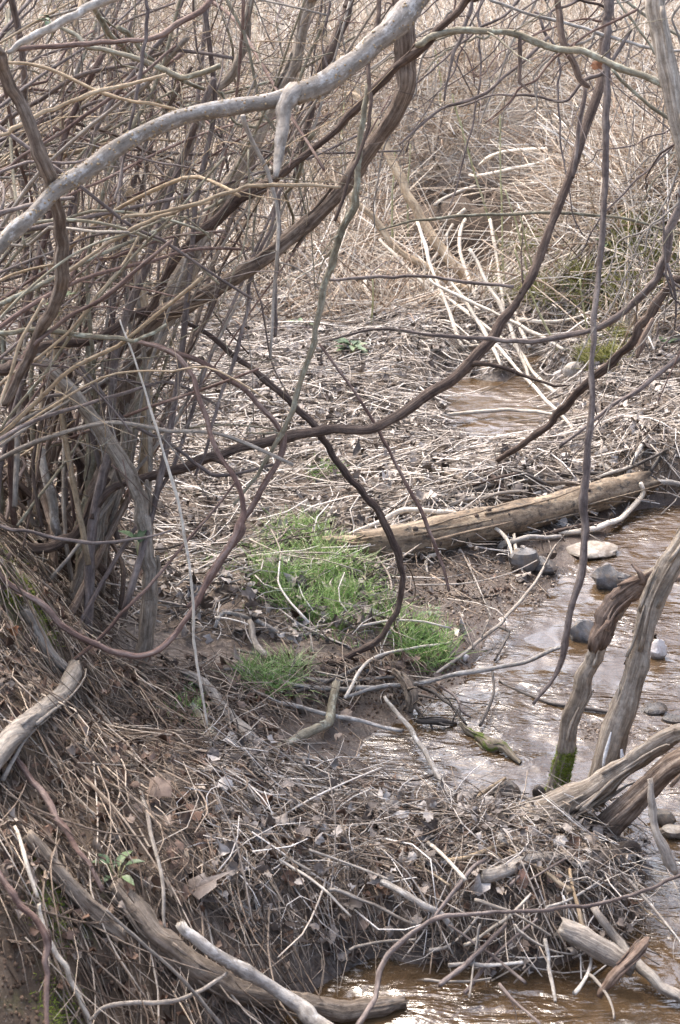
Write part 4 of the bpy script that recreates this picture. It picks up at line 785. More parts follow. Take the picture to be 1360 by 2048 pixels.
for k, (x0, y0, x1, y1) in enumerate(DAM):
    n = 5; t = np.linspace(0, 1, n); bx, by = rng.normal(0, 7, 2)
    px = x0 + (x1 - x0) * t + bx * np.sin(t * 3.14); py = y0 + (y1 - y0) * t + by * np.sin(t * 3.14)
    w = rng.uniform(6, 12); lf = rng.uniform(.04, .12)
    mt = random.choice(['grey', 'dead', 'bone', 'dead', 'tan', 'purple'])
    lying('debris_stick', tone(mt) + ' washed up stick ' + heading(x0, y0, x1, y1) + ' near ' + near((x0 + x1) / 2, (y0 + y1) / 2), 'stick', mt,
          [(px[i], py[i], w * (1 - .35 * t[i]), lf) for i in range(n)], group='sticks of the debris dam', twigs=1 if rng.random() < .3 else 0, tw=(.05, .12))

HEAP = [(860, 1000, 1240, 945), (880, 985, 1120, 1000), (900, 1010, 1060, 985), (1000, 960, 1240, 975), (940, 975, 1090, 940), (1060, 990, 1290, 925), (870, 1020, 1010, 1000), (980, 925, 1110, 985), (1120, 930, 1250, 1000), (1040, 905, 1180, 960), (930, 940, 1020, 1000), (1290, 870, 1240, 980),
        (1330, 900, 1270, 970), (1180, 965, 1350, 890), (820, 1040, 930, 1005), (860, 945, 960, 990), (1080, 1075, 1240, 1050), (1000, 1095, 1120, 1075), (950, 905, 1040, 965), (1100, 890, 1030, 950)]
for k, (x0, y0, x1, y1) in enumerate(HEAP):
    t = np.linspace(0, 1, 5); b = rng.normal(0, 8); mt = ['wet', 'wet', 'dead', 'mud', 'vinedark', 'grey'][k % 6]; w = rng.uniform(7, 15); lf = rng.uniform(.02, .13)
    lying('heap_branch', ('blackened' if mt == 'wet' else 'muddy' if mt == 'mud' else 'dark brown' if mt == 'vinedark' else 'weathered grey' if mt == 'dead' else 'smooth grey') + ' branch ' + heading(x0, y0, x1, y1) + ' in the heap behind the log', 'branch', mt,
          [(x0 + (x1 - x0) * t[i], y0 + (y1 - y0) * t[i] + b * math.sin(t[i] * 3.14), w * (1 - .4 * t[i]), lf * math.sin(.3 + t[i] * 2.5)) for i in range(5)], group='branches heaped behind the log', twigs=2, tw=(.05, .16))

# ---- canes at the far bank: leaning olive stems, bleached canes, yellow green shoots
FARC = [
 ('leaning_stem', 'smooth olive tan stem leaning down left to right on the far bank', 'stem', 'tan', [(700, 190, 18), (745, 240, 20), (775, 295, 20), (800, 360, 21), (835, 425, 22), (870, 480, 23), (905, 520, 23), (940, 556, 23)], (9.3, 9.0), {}),
 ('leaning_stem', 'thinner tan stem leaning beside the smooth olive tan one', 'stem', 'tan', [(690, 380, 12), (740, 430, 14), (790, 490, 15), (840, 520, 15), (900, 560, 16), (960, 590, 12)], (8.9, 8.8), {}),
 ('leaning_stem', 'long tan stem reaching down to the upper pool', 'stem', 'tan', [(640, 60, 10), (700, 170, 12), (760, 300, 12)], (9.4, 9.3), {}),
]
for nm, lb, ct, mt, pp, dp, kw in FARC: branch(nm, lb, ct, mt, pp, dp, **kw)
BL = [(835, 445, 930, 700), (900, 560, 1000, 730), (860, 560, 1130, 700), (980, 440, 1010, 620), (930, 440, 960, 600), (940, 500, 1060, 760), (990, 690, 1150, 860), (1000, 560, 1060, 690), (760, 480, 905, 620), (880, 590, 1020, 690), (1030, 690, 1110, 790), (905, 450, 845, 560),
      (870, 410, 950, 375), (930, 420, 860, 440), (1040, 640, 1180, 625), (960, 330, 1090, 300), (940, 350, 1100, 320), (780, 590, 860, 560), (740, 540, 760, 620), (845, 700, 960, 690)]
for k, (x0, y0, x1, y1) in enumerate(BL):
    t = np.linspace(0, 1, 5); b = rng.normal(0, 9)
    px = x0 + (x1 - x0) * t + b * np.sin(t * 3.14); py = y0 + (y1 - y0) * t + b * .6 * np.sin(t * 3.14)
    d0 = proj(G([x0, x1], [max(y0, 380), max(y1, 380)]))[2]; d0 = np.minimum(d0, d0.min() + .5)
    branch('bleached_cane', ('long' if math.hypot(x1 - x0, y1 - y0) > 150 else 'short') + ' bleached cane ' + heading(x0, y0, x1, y1) + ' by ' + near((x0 + x1) / 2, (y0 + y1) / 2), 'cane', 'bone', [(px[i], py[i], rng.uniform(6, 10)) for i in range(5)], (float(d0[0]) - .1, float(d0[1]) - .1), group='bleached canes above the upper pool', sides=6, ridge=0)
YG = [(1000, 230, 1010, 560), (905, 190, 950, 330), (790, 300, 785, 500), (820, 290, 818, 450), (1085, 560, 1040, 430), (920, 240, 1000, 470), (690, 190, 680, 330), (1120, 680, 1030, 500), (1010, 380, 1060, 560), (745, 560, 740, 640), (870, 100, 880, 200), (1190, 700, 1160, 560)]
for k, (x0, y0, x1, y1) in enumerate(YG):
    if y1 < y0: x0, y0, x1, y1 = x1, y1, x0, y0
    g = G([x1], [min(y1 + 25, 700)])[0]; d1 = float(proj(g)[2]); t = np.linspace(0, 1, 5)
    px = x0 + (x1 - x0) * t + rng.normal(0, 5) * np.sin(t * 3.14); py = y0 + (y1 + 25 - y0) * t
    branch('green_shoot', ('tall' if y1 - y0 > 160 else 'short') + ' thin yellow green shoot on the far bank near ' + near((x0 + x1) / 2, (y0 + y1) / 2), 'shoot', 'greenstem', [(px[i], py[i], 3.5 + 2 * t[i]) for i in range(5)], (d1 - .15, d1), group='yellow green shoots on the far bank', sides=5, ridge=0)

# ------------------------------------------------------------------ the thicket: stems and canes grown from the crown, with twigs
root0 = G([190], [1330])[0]
thicket = bpy.data.objects.new('thicket_shrub', None); COL.objects.link(thicket); thicket.location = root0
tag(thicket, 'dense leafless shrub of tangled brown and grey stems filling the left side', 'shrub')
STEMM = ['vine', 'vine', 'purple', 'red', 'shred', 'tan', 'olive', 'dead', 'purple', 'vinedark']
loose = {k: [] for k in ('purple', 'red', 'tan', 'olive', 'vinedark', 'dead')}
def resample(pos, K):
    t = np.linspace(0, len(pos) - 1, K); return np.stack([np.interp(t, np.arange(len(pos)), pos[:, c]) for c in range(3)], -1)
def grow(p0, p1, bow, w0, w1, mat, crook=.02, ntw=3, tl=(.12, .45)):
    n = 22; t = np.linspace(0, 1, n)[:, None]
    pos = p0 * (1 - t) + p1 * t + np.asarray(bow) * (4 * t * (1 - t)) + wob(n, crook, 3) * np.sqrt(t)
    r = np.linspace(w0, w1, n) * (1 + .12 * (rng.random(n) - .5))
    me = tube_mesh('stem', (pos - root0)[None], r[None], sides=7, ridge=.1, lump=.05)
    o = link('stem', me, M[mat], thicket)
    for k in range(ntw):
        i = rng.integers(5, n - 1); d = pos[i] - pos[i - 1]; d /= np.linalg.norm(d)
        u = rng.normal(0, 1, 3); u[1] *= .5; u -= d * (u @ d); u /= np.linalg.norm(u)
        q = [pos[i]]; dd = d * rng.uniform(.3, 1) + u * .8; dd /= np.linalg.norm(dd); L = rng.uniform(*tl)
        for s in range(9):
            dd = dd + rng.normal(0, .13, 3) + np.array([0, 0, -.02]); dd /= np.linalg.norm(dd); q.append(q[-1] + dd * L / 9)
        tm = mat if mat in loose else 'purple'
        loose[tm].append((np.array(q) - root0, max(.0011, r[i] * rng.uniform(.25, .5))))
    return pos
def rc(a, b): return rng.uniform(a, b)
base_d = lambda: rc(4.2, 5.2)
for k in range(48):      # from the crown upwards and out
    bx, by = rc(-40, 330), rc(980, 1330); bd = rc(4.05, 4.9)
    if rng.random() < .5: ex, ey = rc(150, 860), rc(-150, 250)
    else: ex, ey = rc(-150, 450), rc(-150, 500)
    ed = rc(3.5, 5.4)
    p0, p1 = P(bx, by, bd), P(ex, ey, ed)
    bw = np.array([rc(-.14, .16) - .08 * (ex > 350), rc(-.2, .2), rc(-.05, .10) - (.16 if ex > 450 else 0)])
    w = abs(rng.normal(.0045, .0026)) + .0025
    grow(p0, p1, bw, w, w * rc(.4, .8), STEMM[rng.integers(0, len(STEMM))], .022, int(rng.integers(2, 5)))
for k in range(84):      # canes crossing from the left, rising right
    y0 = rc(60, 1050); bx = rc(-200, -30); ln = rc(350, 900); an = math.radians(rc(-5, 62))
    ex, ey = bx + ln * math.cos(an), y0 - ln * math.sin(an)
    if ex > 560 and ey > 350: ex *= .7
    d0, d1 = rc(3.2, 5.0), rc(3.3, 5.2)
    w = abs(rng.normal(.0034, .0016)) + .0018
    grow(P(bx, y0, d0), P(ex, ey, d1), (rc(-.05, .05), rc(-.1, .1), rc(-.05, .16)), w, w * .6, ['red', 'tan', 'purple', 'olive', 'dead', 'purple'][rng.integers(0, 6)], .016, int(rng.integers(1, 4)))
for k in range(58):      # drooping canes falling from the upper middle back to the left and down
    sx, sy = rc(-50, 700), rc(-120, 300); ln = rc(250, 700); an = math.radians(rc(60, 130) if rng.random() < .6 else rc(15, 60))
    ex, ey = sx + ln * math.cos(an), sy + ln * math.sin(an)
    if ex > 640: ex = 640 - (ex - 640) * .5
    w = abs(rng.normal(.003, .0014)) + .0016
    grow(P(sx, sy, rc(3.4, 5.3)), P(ex, ey, rc(3.6, 5.3)), (rc(-.08, .08), rc(-.1, .1), rc(-.05, .1)), w, w * .6, ['red', 'vinedark', 'purple', 'olive', 'dead', 'purple'][rng.integers(0, 6)], .02, int(rng.integers(1, 4)))
for k in range(26):      # dark low stems massed at the left foot
    bx, by = rc(-60, 260), rc(1000, 1280); ln = rc(200, 480); an = math.radians(rc(70, 150))
    ex, ey = bx + ln * math.cos(an), by - ln * math.sin(an)
    w = abs(rng.normal(.006, .003)) + .003
    grow(P(bx, by, rc(4.3, 4.9)), P(ex, ey, rc(4.3, 5.2)), (rc(-.08, .08), rc(-.1, .1), 0), w, w * .7, ['vinedark', 'vine', 'dead', 'vinedark', 'purple'][rng.integers(0, 5)], .02, 2)
for k in range(2300):   # hair thin twigs crossing everywhere in the thicket
    px0, py0 = rc(-60, 720), rc(-60, 980)
    if px0 > 380 and py0 > 520 - (px0 - 380) * .3 and rng.random() < .93: continue
    if py0 > 700 and rng.random() < .4: continue
    o_ = P(px0, py0, rc(3.7, 6.0)); th = rc(-.4, 1.9) if rng.random() < .7 else rc(0, 6.28); L_ = rc(.1, .5)
    dd = np.array([math.cos(th), rng.normal(0, .5), math.sin(th)]); dd /= np.linalg.norm(dd); q = [o_]
    for s_ in range(8):
        dd = dd + rng.normal(0, .11, 3); dd /= np.linalg.norm(dd); q.append(q[-1] + dd * L_ / 8)
    loose[['purple', 'tan', 'dead', 'red', 'tan', 'dead', 'olive'][rng.integers(0, 7)]].append((np.array(q) - root0, rc(.0008, .0019)))
for k, L in loose.items():
    if not L: continue
    pl = np.stack([resample(q, 8) for q, r in L]); rd = np.array([[r * (1 - .6 * t) for t in np.linspace(0, 1, 8)] for q, r in L])
    tag(link('twigs', tube_mesh('twigs', pl, rd, sides=4, lump=.1), M[k], thicket), kind='stuff')

BUSH = [(730, 420, 'behind the big vine bend'), (860, 330, 'left of the bank hollow'), (1120, 330, 'above the bank hollow'), (1250, 420, 'on the mossy bank'), (1340, 330, 'behind the top right trunk'), (980, 210, 'in the open dead grass'), (560, 430, 'behind the middle of the thicket'),
        (420, 330, 'behind the dead limb stub'), (250, 380, 'behind the left trunks'), (90, 420, 'at the far left edge'), (1300, 700, 'right of the upper pool'), (660, 250, 'behind the sweeping vine'), (820, 120, 'under the arching branch'), (1180, 120, 'beside the hanging vine top')]
for px0, py0, where in BUSH:
    b0 = G([px0], [py0])[0]; e = bpy.data.objects.new('bare_bush', None); COL.objects.link(e); e.location = b0
    tag(e, 'bare wispy bush with thin pale twigs ' + where, 'bush', 'bare bushes on the far bank'); sc_b = b0[1] / 10.0; tw_, rd_ = [], []
    for k in range(9):
        d = np.array([rng.normal(0, .5), rng.normal(0, .4), 1.0]); d /= np.linalg.norm(d); q = [np.array([rng.normal(0, .08), rng.normal(0, .08), -.02])]; L_ = rc(.5, 1.25) * sc_b
        for s_ in range(9): d = d + rng.normal(0, .13, 3); d /= np.linalg.norm(d); q.append(q[-1] + d * L_ / 9)
        q = np.array(q); r0 = rc(.0035, .007)
        link('stem', tube_mesh('stem', q[None], np.linspace(r0, r0 * .4, 10)[None], sides=5, lump=.1), M[['dead', 'tan', 'grey', 'purple'][rng.integers(0, 4)]], e)
        for j_ in range(8):
            i_ = rng.integers(2, 10); dd = rng.normal(0, .7, 3) + np.array([0, 0, .5]); dd /= np.linalg.norm(dd); w_ = [q[i_]]; l_ = rc(.12, .5) * sc_b
            for s_ in range(5): dd = dd + rng.normal(0, .2, 3); dd /= np.linalg.norm(dd); w_.append(w_[-1] + dd * l_ / 5)
            tw_.append(w_); rd_.append(np.linspace(1, .4, 6) * rc(.0012, .0028))
    tag(link('twigs', tube_mesh('twigs', np.array(tw_), np.array(rd_), sides=3), M['dead' if rng.random() < .5 else 'bone'], e), kind='stuff')

# ---- overhanging zigzag twigs at the upper right: each hangs from outside the frame
for k in range(66):
    sx = rc(760, 1420); sy = rc(-120, 60) if rng.random() < .6 else rc(0, 500)
    if sy > 60: sx = rc(1330, 1450)
    an = math.radians(rc(70, 160)); ln = rc(160, 520)
    ex, ey = sx + ln * math.cos(an), sy + ln * math.sin(an); d = rc(3.7, 5.4)
    n = 14; t = np.linspace(0, 1, n)
    px = sx + (ex - sx) * t + np.interp(np.arange(n), np.arange(0, n + 3, 3), rng.normal(0, 17, len(np.arange(0, n + 3, 3)))) ; py = sy + (ey - sy) * t + rng.normal(0, 4, n) - 40 * np.sin(t * 3.14) * rc(0, 1)
    w = rc(3, 7.5); mt = random.choice(['purple', 'purple', 'dead', 'olive', 'red', 'dead'])
    branch('overhanging_twig', 'crooked ' + tone(mt) + ' twig hanging by ' + near(px[n // 2], py[n // 2]) + ', ' + heading(sx, sy, ex, ey), 'twig', mt,
           [(px[i], py[i], w * (1 - .5 * t[i])) for i in range(n)], d, group='thin twigs hanging over the stream', sides=5, ridge=.04, wobble=.5, twigs=int(rng.integers(2, 6)), tw=(.06, .28))

# ------------------------------------------------------------------ scatter: litter sticks, leaves, straw, grass
def in_view_area(n, ylo, yhi, xm=1.35):
    """points spread over the ground, as wide as the view plus a margin"""
    y = np.sqrt(rng.uniform(ylo ** 2, yhi ** 2, n)); hw = (.27 * y + .35) * xm
    x = rng.uniform(-1, 1, n) * hw
    return x, y
DAMP = [(420, 1500), (560, 1530), (700, 1575), (830, 1620), (960, 1610), (1060, 1650), (1200, 1670), (1300, 1700), (1285, 1860), (1260, 1950), (1140, 1985), (930, 1985), (790, 1930), (720, 1900), (640, 1945), (560, 1960), (420, 1800)]
def dens(kind, x, y):
    z = HG(x, y); px, py, d = proj(np.stack([x, y, z], -1))
    shade_or_dam = inpoly(px, py, DAMP); mud = inpoly(px, py, MUD) & ~shade_or_dam  # here the outline of the debris dam
    up = z > .006
    if kind == 'flat': return np.where(up & ~mud & (y < 9.6) & ~shade_or_dam, 1.0, 0) * np.where((px < 430) & (py > 1300), .5, 1.0) + np.where(mud & up, .13, 0)
    if kind == 'slope': return np.where(up & ~mud & ((py > 1330) | ((px < 230) & (py > 1020))), 1.0, 0) + np.where(mud & up, .08, 0)
    if kind == 'dam': return (shade_or_dam | ((px > 1000) & (px < 1280) & (py > 1640) & (py < 1960)) & (z > -.02)).astype(float) * 1.0
    if kind == 'bg':
        bare = (px > 790) & (px < 1110) & (py > 385) & (py < 600)
        hole = (px > 820) & (px < 1120) & (py > 690) & (py < 760)
        return np.where(((y > 8.2) & (z > .015)) | ((y > 7.3) & (z > .17)), 1.0, 0) * np.where(bare, .05, 1) * np.where(hole, .15, 1)
def stick_set(kind, n, ylo, yhi, Lr, rr, headf, lift, tilt, curve, K=4):
    x, y = in_view_area(n, ylo, yhi); m = rng.random(n) < dens(kind, x, y); x, y = x[m], y[m]; n = len(x)
    L = np.exp(rng.uniform(math.log(Lr[0]), math.log(Lr[1]), n)); r = rng.uniform(*rr, n) * (.6 + .4 * L / Lr[1])
    th = headf(n); dx, dy = np.cos(th), np.sin(th); cv = rng.normal(0, curve, n) * L
    t = np.linspace(-.5, .5, K)
    X = x[:, None] + dx[:, None] * L[:, None] * t - dy[:, None] * cv[:, None] * (.25 - t ** 2) * 4
    Y = y[:, None] + dy[:, None] * L[:, None] * t + dx[:, None] * cv[:, None] * (.25 - t ** 2) * 4
    hz = np.maximum(HG(X, Y), 0.0); lin = hz[:, :1] * (.5 - t) + hz[:, -1:] * (.5 + t)
    Z = np.maximum(hz * .5 + lin * .5, hz - .004) + (rng.random(n) ** 1.6 * lift + .002)[:, None]
    tl = np.abs(rng.normal(0, tilt, n)) * L
    Z = Z + tl[:, None] * (t + .5)
    return np.stack([X, Y, Z], -1), np.repeat(r[:, None], K, 1) * np.linspace(1, .6, K)
allidx = {}
def emit(kindname, sets, cat, top):
    """the TOP sticks that show largest become objects of their own; the rest of each zone is one mass"""
    sc_ = []
    for si, (pl, rd, mat, label, group, stuff) in enumerate(sets):
        mid = pl.mean(1); px, py, d = proj(mid)
        L = np.linalg.norm(pl[:, -1] - pl[:, 0], axis=1); s = L * rd[:, 0] / d ** 2
        s[(px < 10) | (px > 1350) | (py < 10) | (py > 2038)] = 0
        sc_.append(s)
    th = np.sort(np.concatenate(sc_))[-top] if top else 1e9
    for (pl, rd, mat, label, group, stuff), s in zip(sets, sc_):
        big = s >= th
        for i in np.where(big)[0]:
            c = pl[i, 0]
            K2 = 8; q = resample(pl[i], K2) + wob(K2, rd[i, 0] * .5, 2)
            rv = rng.random(); qx, qy, _ = proj(pl[i][[0, -1]]); LL = np.linalg.norm(pl[i, -1] - pl[i, 0])
            lab = ('long ' if LL > .22 else 'short ') + tone(mat, rv) + ' ' + label + ' ' + heading(qx[0], qy[0], qx[1], qy[1]) + ' near ' + near(qx.mean(), qy.mean())
            me = tube_mesh(kindname, (q - c)[None], np.interp(np.linspace(0, 1, K2), np.linspace(0, 1, pl.shape[1]), rd[i])[None], sides=7, ridge=.06, lump=.12, rnd=np.array([rv]), jag=.8)
            o = link(kindname, me, M[mat]); o.location = c; tag(o, lab, cat, group)
        tag(link(stuff, tube_mesh(stuff, pl[~big], rd[~big], sides=3), M[mat]), kind='stuff')
U = lambda n: rng.uniform(0, 2 * np.pi, n)
def slopehead(n):   # most stems on the near slope point down towards the lower right
    return np.where(rng.random(n) < .6, rng.normal(-1.0, .35, n), rng.uniform(0, 6.28, n))
sets = []
a, b = stick_set('flat', 32000, 4.1, 9.8, (.04, .32), (.0017, .0048), U, .05, .10, .12)
sets.append((a, b, 'litgrey', 'stick', 'sticks on the middle flat', 'stick_litter'))
a, b = stick_set('flat', 6000, 4.6, 9.6, (.18, .6), (.0018, .0042), lambda n: rng.normal(.25, .7, n), .06, .06, .10, 5)
sets.append((a, b, 'litgrey', 'flattened reed', 'flattened reeds on the middle flat', 'reed_litter'))
a, b = stick_set('slope', 26000, 2.2, 4.9, (.03, .34), (.0007, .0030), slopehead, .045, .16, .14)
sets.append((a, b, 'litbrown', 'dead stem', 'dead stems on the near slope', 'stem_litter'))
a, b = stick_set('dam', 19000, 2.6, 4.4, (.03, .24), (.0006, .0028), U, .08, .28, .16)
sets.append((a, b, 'litgrey', 'debris stick', 'thin sticks of the debris dam', 'debris'))
emit('fallen_stick', sets, 'stick', 262)
def bg_set(n, ylo, yhi, up, Lr, rr):
    x, y = in_view_area(n, ylo, yhi, 1.3); m = rng.random(n) < dens('bg', x, y); x, y = x[m], y[m]; n = len(x)
    L = rng.uniform(*Lr, n); az = U(n); el = np.clip(rng.normal(up, .38, n), .02, 1.5)
    K = 3; t = np.linspace(0, 1, K); bend = rng.normal(0, .22, (n, 3)) * L[:, None]; bend[:, 2] = -np.abs(bend[:, 2])
    d = np.stack([np.cos(az) * np.cos(el), np.sin(az) * np.cos(el), np.sin(el)], -1)
    base = np.stack([x, y, HG(x, y) - .01], -1)
    pl = base[:, None] + d[:, None] * (L[:, None] * t)[..., None] + bend[:, None] * (t ** 2)[None, :, None]
    g = HG(pl[..., 0], pl[..., 1]) + .004; pl[..., 2] = np.maximum(pl[..., 2], np.where(t[None] > 0, g, pl[..., 2]))
    return pl, np.repeat(rng.uniform(*rr, n)[:, None], K, 1) * np.linspace(1, .5, K)
s1 = bg_set(28000, 7.3, 17.5, .35, (.25, .8), (.0028, .0062)); s2 = bg_set(13000, 7.4, 17.5, .95, (.3, .9), (.0024, .0052))
s3 = bg_set(17000, 7.2, 12.5, .15, (.15, .5), (.0022, .0046))
emit('straw_stalk', [(*s1, 'straw', 'fallen stalk', 'dead stalks on the far bank', 'straw'), (*s2, 'straw', 'standing stalk', 'standing stalks on the far bank', 'dry_grass'), (*s3, 'straw', 'matted stalk', 'matted stalks on the far bank', 'thatch')], 'stalk', 240)
# rough straw beyond, up the rising land
a = bg_set(7000, 17, 34, .5, (.4, .9), (.006, .010)); tag(link('far_straw', tube_mesh('far_straw', a[0], a[1], sides=3), M['straw']), kind='stuff')

NO = 13
def leaves(x, y, size, lift, tilt, curl, lobes=True):
    n = len(x); a = np.linspace(0, 2 * np.pi, NO, endpoint=False)
    rr = 1 + (.20 * np.cos(5 * a) if lobes else 0) - .12 * np.cos(2 * a)
    rr = rr[None] * (1 + .28 * (rng.random((n, NO)) - .5)); lw = rng.uniform(.5, .95, n)
    lx = np.cos(a)[None] * rr * size[:, None]; ly = np.sin(a)[None] * rr * size[:, None] * lw[:, None]
    c1 = rng.normal(0, curl, n); c2 = rng.normal(0, curl, n)
    lz = (c1[:, None] * lx ** 2 + c2[:, None] * ly ** 2) / size[:, None] + size[:, None] * .24 * rng.normal(0, 1, (n, NO))
    v = np.concatenate([np.zeros((n, 1, 3)), np.stack([lx, ly, lz], -1)], 1)
    tz = U(n); tx = rng.normal(0, tilt, n); ty = rng.normal(0, tilt, n)
    cx, sx = np.cos(tx)[:, None], np.sin(tx)[:, None]; Y = v[..., 1] * cx - v[..., 2] * sx; Z = v[..., 1] * sx + v[..., 2] * cx; X = v[..., 0]
    cy, sy = np.cos(ty)[:, None], np.sin(ty)[:, None]; X, Z = X * cy + Z * sy, -X * sy + Z * cy
    cz, sz = np.cos(tz)[:, None], np.sin(tz)[:, None]; X, Y = X * cz - Y * sz, X * sz + Y * cz
    z0 = np.maximum(HG(x, y), 0) + rng.random(n) * lift + size * .25
    return np.stack([X + x[:, None], Y + y[:, None], Z + z0[:, None]], -1)
def leaf_mesh(name, v, rnd=None):
    n = len(v); k = np.arange(NO); t = np.stack([np.zeros(NO, int), 1 + k, 1 + (k + 1) % NO], -1)
    t = (t[None] + (np.arange(n) * (NO + 1))[:, None, None]).reshape(-1, 3)
    if rnd is None: rnd = rng.random(n)
    return mesh_np(name, v.reshape(-1, 3), None, t, {'rnd': np.repeat(rnd, NO + 1)})
def leaf_zone(kind, n, ylo, yhi, sz, lift, tilt, curl):
    x, y = in_view_area(n, ylo, yhi, 1.25); m = rng.random(n) < dens(kind, x, y); x, y = x[m], y[m]
    return leaves(x, y, rng.uniform(*sz, len(x)) , lift, tilt, curl)
lz = [(leaf_zone('slope', 11000, 2.2, 4.9, (.004, .021), .035, .5, .8), 'leaf', 'curled dead leaf', 'dead leaves on the near slope', 'leaf_litter'),
      (leaf_zone('dam', 6500, 2.6, 4.4, (.004, .022), .08, .6, .8), 'leafgrey', 'crumpled dead leaf caught', 'dead leaves in the debris dam', 'leaf_litter'),
      (leaf_zone('flat', 14000, 4.1, 9.6, (.008, .030), .04, .5, .7), 'leafgrey', 'dead leaf in the litter', 'dead leaves on the middle flat', 'leaf_litter')]
scs = []
for v, *_ in lz:
    c = v[:, 0]; px, py, d = proj(c); s = np.linalg.norm(v[:, 1] - v[:, 1 + NO // 2], axis=-1) / d; s[(px < 10) | (px > 1350) | (py < 10) | (py > 2038)] = 0; scs.append(s)
th = np.sort(np.concatenate(scs))[-285]
for (v, mat, lab, grp, stf), s in zip(lz, scs):
    big = s >= th
    for i in np.where(big)[0]:
        c = v[i, 0].copy(); rv = rng.random(); m2 = mat if rng.random() < .8 else 'leaf'; qx, qy, _ = proj(c)
        o = link('dead_leaf', leaf_mesh('dead_leaf', (v[i] - c)[None], np.array([rv])), M[m2]); o.location = c
        tag(o, ('large ' if np.linalg.norm(v[i, 1] - v[i, 1 + NO // 2]) > .06 else 'small ') + tone(m2, rv) + ' ' + lab + ' near ' + near(qx, qy), 'leaf', grp)
    tag(link(stf, leaf_mesh(stf, v[~big]), M[mat]), kind='stuff')

# ---- leaves that stand out
def one_leaf(px, py, size, mat, label, lift=.03, tilt=(.5, .3), depth=None, rnd=.6, lob=True, curl=.9, cat='leaf'):
    size *= .72
    g = G([px], [py])[0] if depth is None else P(px, py, depth)
    st = rng.bit_generator.state
    v = leaves(np.array([g[0]]), np.array([g[1]]), np.array([size]), 0, .5, curl, lob)[0]
    c = v[0].copy(); me = leaf_mesh('dead_leaf' if cat == 'leaf' else cat, (v - c)[None], np.array([rnd]))
    o = link('dead_leaf' if 'green' not in label else 'green_leaf', me, M[mat]); o.location = g + np.array([0, 0, lift if depth is None else 0]); o.rotation_euler = (tilt[0], 0, tilt[1]); tag(o, label, cat)
for q in [(318, 1610, .045, 'leaf', 'pinkish brown leaf with a pale stick beside it on the near slope', .05, (.6, .3), None, .72),
          (385, 1660, .040, 'leaf', 'dark red brown curled leaf low on the near slope', .05, (.9, .3), None, .45), (595, 1725, .05, 'leaf', 'large brown lobed leaf at the left of the debris dam', .06, (.6, .9), None, .6),
          (370, 1725, .03, 'leaf', 'small orange brown leaf on the near slope', .05, (.5, .3), None, .62), (780, 1645, .036, 'leafgrey', 'large pale grey crumpled leaf on top of the debris dam', .05, (.8, .3), None, .8),
          (830, 1640, .04, 'leafgrey', 'grey leaf folded against the large pale one', .05, (1.0, 1.3), None, .7), (960, 1825, .04, 'leafgrey', 'pale silvery leaf in the middle of the debris dam', .08, (.8, .3), None, .9),
          (715, 1870, .045, 'leaf', 'tan leaf at the lower edge of the debris dam', .04, (.7, .2), None, .7), (520, 1700, .035, 'leafgrey', 'grey curled leaf near the thin upright twig', .04, (.7, .2), None, .8),
          (380, 1820, .05, 'leafgrey', 'flat grey purple leaf under the straight pale stick', .05, (.4, .1), None, .3), (470, 1590, .035, 'leaf', 'brown leaf hanging from the upper rim of the slope', .05, (1.0, .5), None, .6),
          (1192, 130, .024, 'orange', 'curled orange dead leaf caught in the twigs at upper right', 0, (1.1, .2), 3.65, .6), (28, 1300, .022, 'orange', 'orange leaf with a white edge on the left bank', .05, (1.0, .2), None, .9),
          (655, 1900, .04, 'leafgrey', 'wet grey leaf at the rim of the bottom pool', .03, (.5, .4), None, .5), (690, 715, .05, 'leafgrey', 'white upturned leaf beside the green plant at the far flat', .05, (1.1, .6), None, 1.0)]:
    one_leaf(*q)

# ---- green leafy plants: one thing each
def ovate(name, parent, p, d, L, W, mat, rnd):
    """a pointed leaf blade with a midrib fold"""
    d = np.array(d, float); d /= np.linalg.norm(d); s = np.cross(d, [0, 0, 1.0]); s /= np.linalg.norm(s) + 1e-9; u = np.cross(s, d)
    ts = np.array([0, .2, .45, .7, 1]); ws = np.array([.05, .8, 1, .7, .03]); v = []
    for t, w in zip(ts, ws):
        c = np.array(p) + d * L * t - u * L * .35 * t * t
        v += [c - s * W * w / 2 + u * W * w * .18, c, c + s * W * w / 2 + u * W * w * .18]
    q = []
    for k in range(4): q += [[3 * k, 3 * k + 1, 3 * k + 4, 3 * k + 3], [3 * k + 1, 3 * k + 2, 3 * k + 5, 3 * k + 4]]
    return link(name, mesh_np(name, np.array(v), np.array(q), None, {'rnd': np.full(15, rnd)}), M[mat], parent)
def plant(px, py, n, L, label, depth=None, spread=1.0, h=.03):
    g = G([px], [py])[0] if depth is None else P(px, py, depth)
    e = bpy.data.objects.new('green_plant', None); COL.objects.link(e); e.location = g; tag(e, label, 'plant')
    for k in range(n):
        a = rng.uniform(0, 6.28); d = (math.cos(a) * spread, math.sin(a) * spread, rng.uniform(.1, .9)); st = np.array([d[0] * h * .4, d[1] * h * .4, h * rng.uniform(.5, 1.5)])
        lf = ovate('leaf', e, st, d, L * rng.uniform(.7, 1.2), L * .42, 'green', rng.random())
        link('stalk', tube_mesh('stalk', np.array([[[0, 0, -.01], st * .5 + [0, 0, .004], st]]), np.full((1, 3), .0012), sides=4), M['greenstem'], lf)
plant(235, 1775, 8, .042, 'small green leafy plant low on the near slope', h=.05)
plant(705, 715, 14, .10, 'green leafy plant beside the white leaf at the far flat', h=.05)
plant(600, 660, 6, .08, 'small green plant under the thick vine in the background')
plant(118, 625, 5, .04, 'pair of green leaves caught in the thicket by the curving vine', 3.9)
plant(240, 480, 5, .05, 'green leaves behind the dead limb stub at left', 4.6)
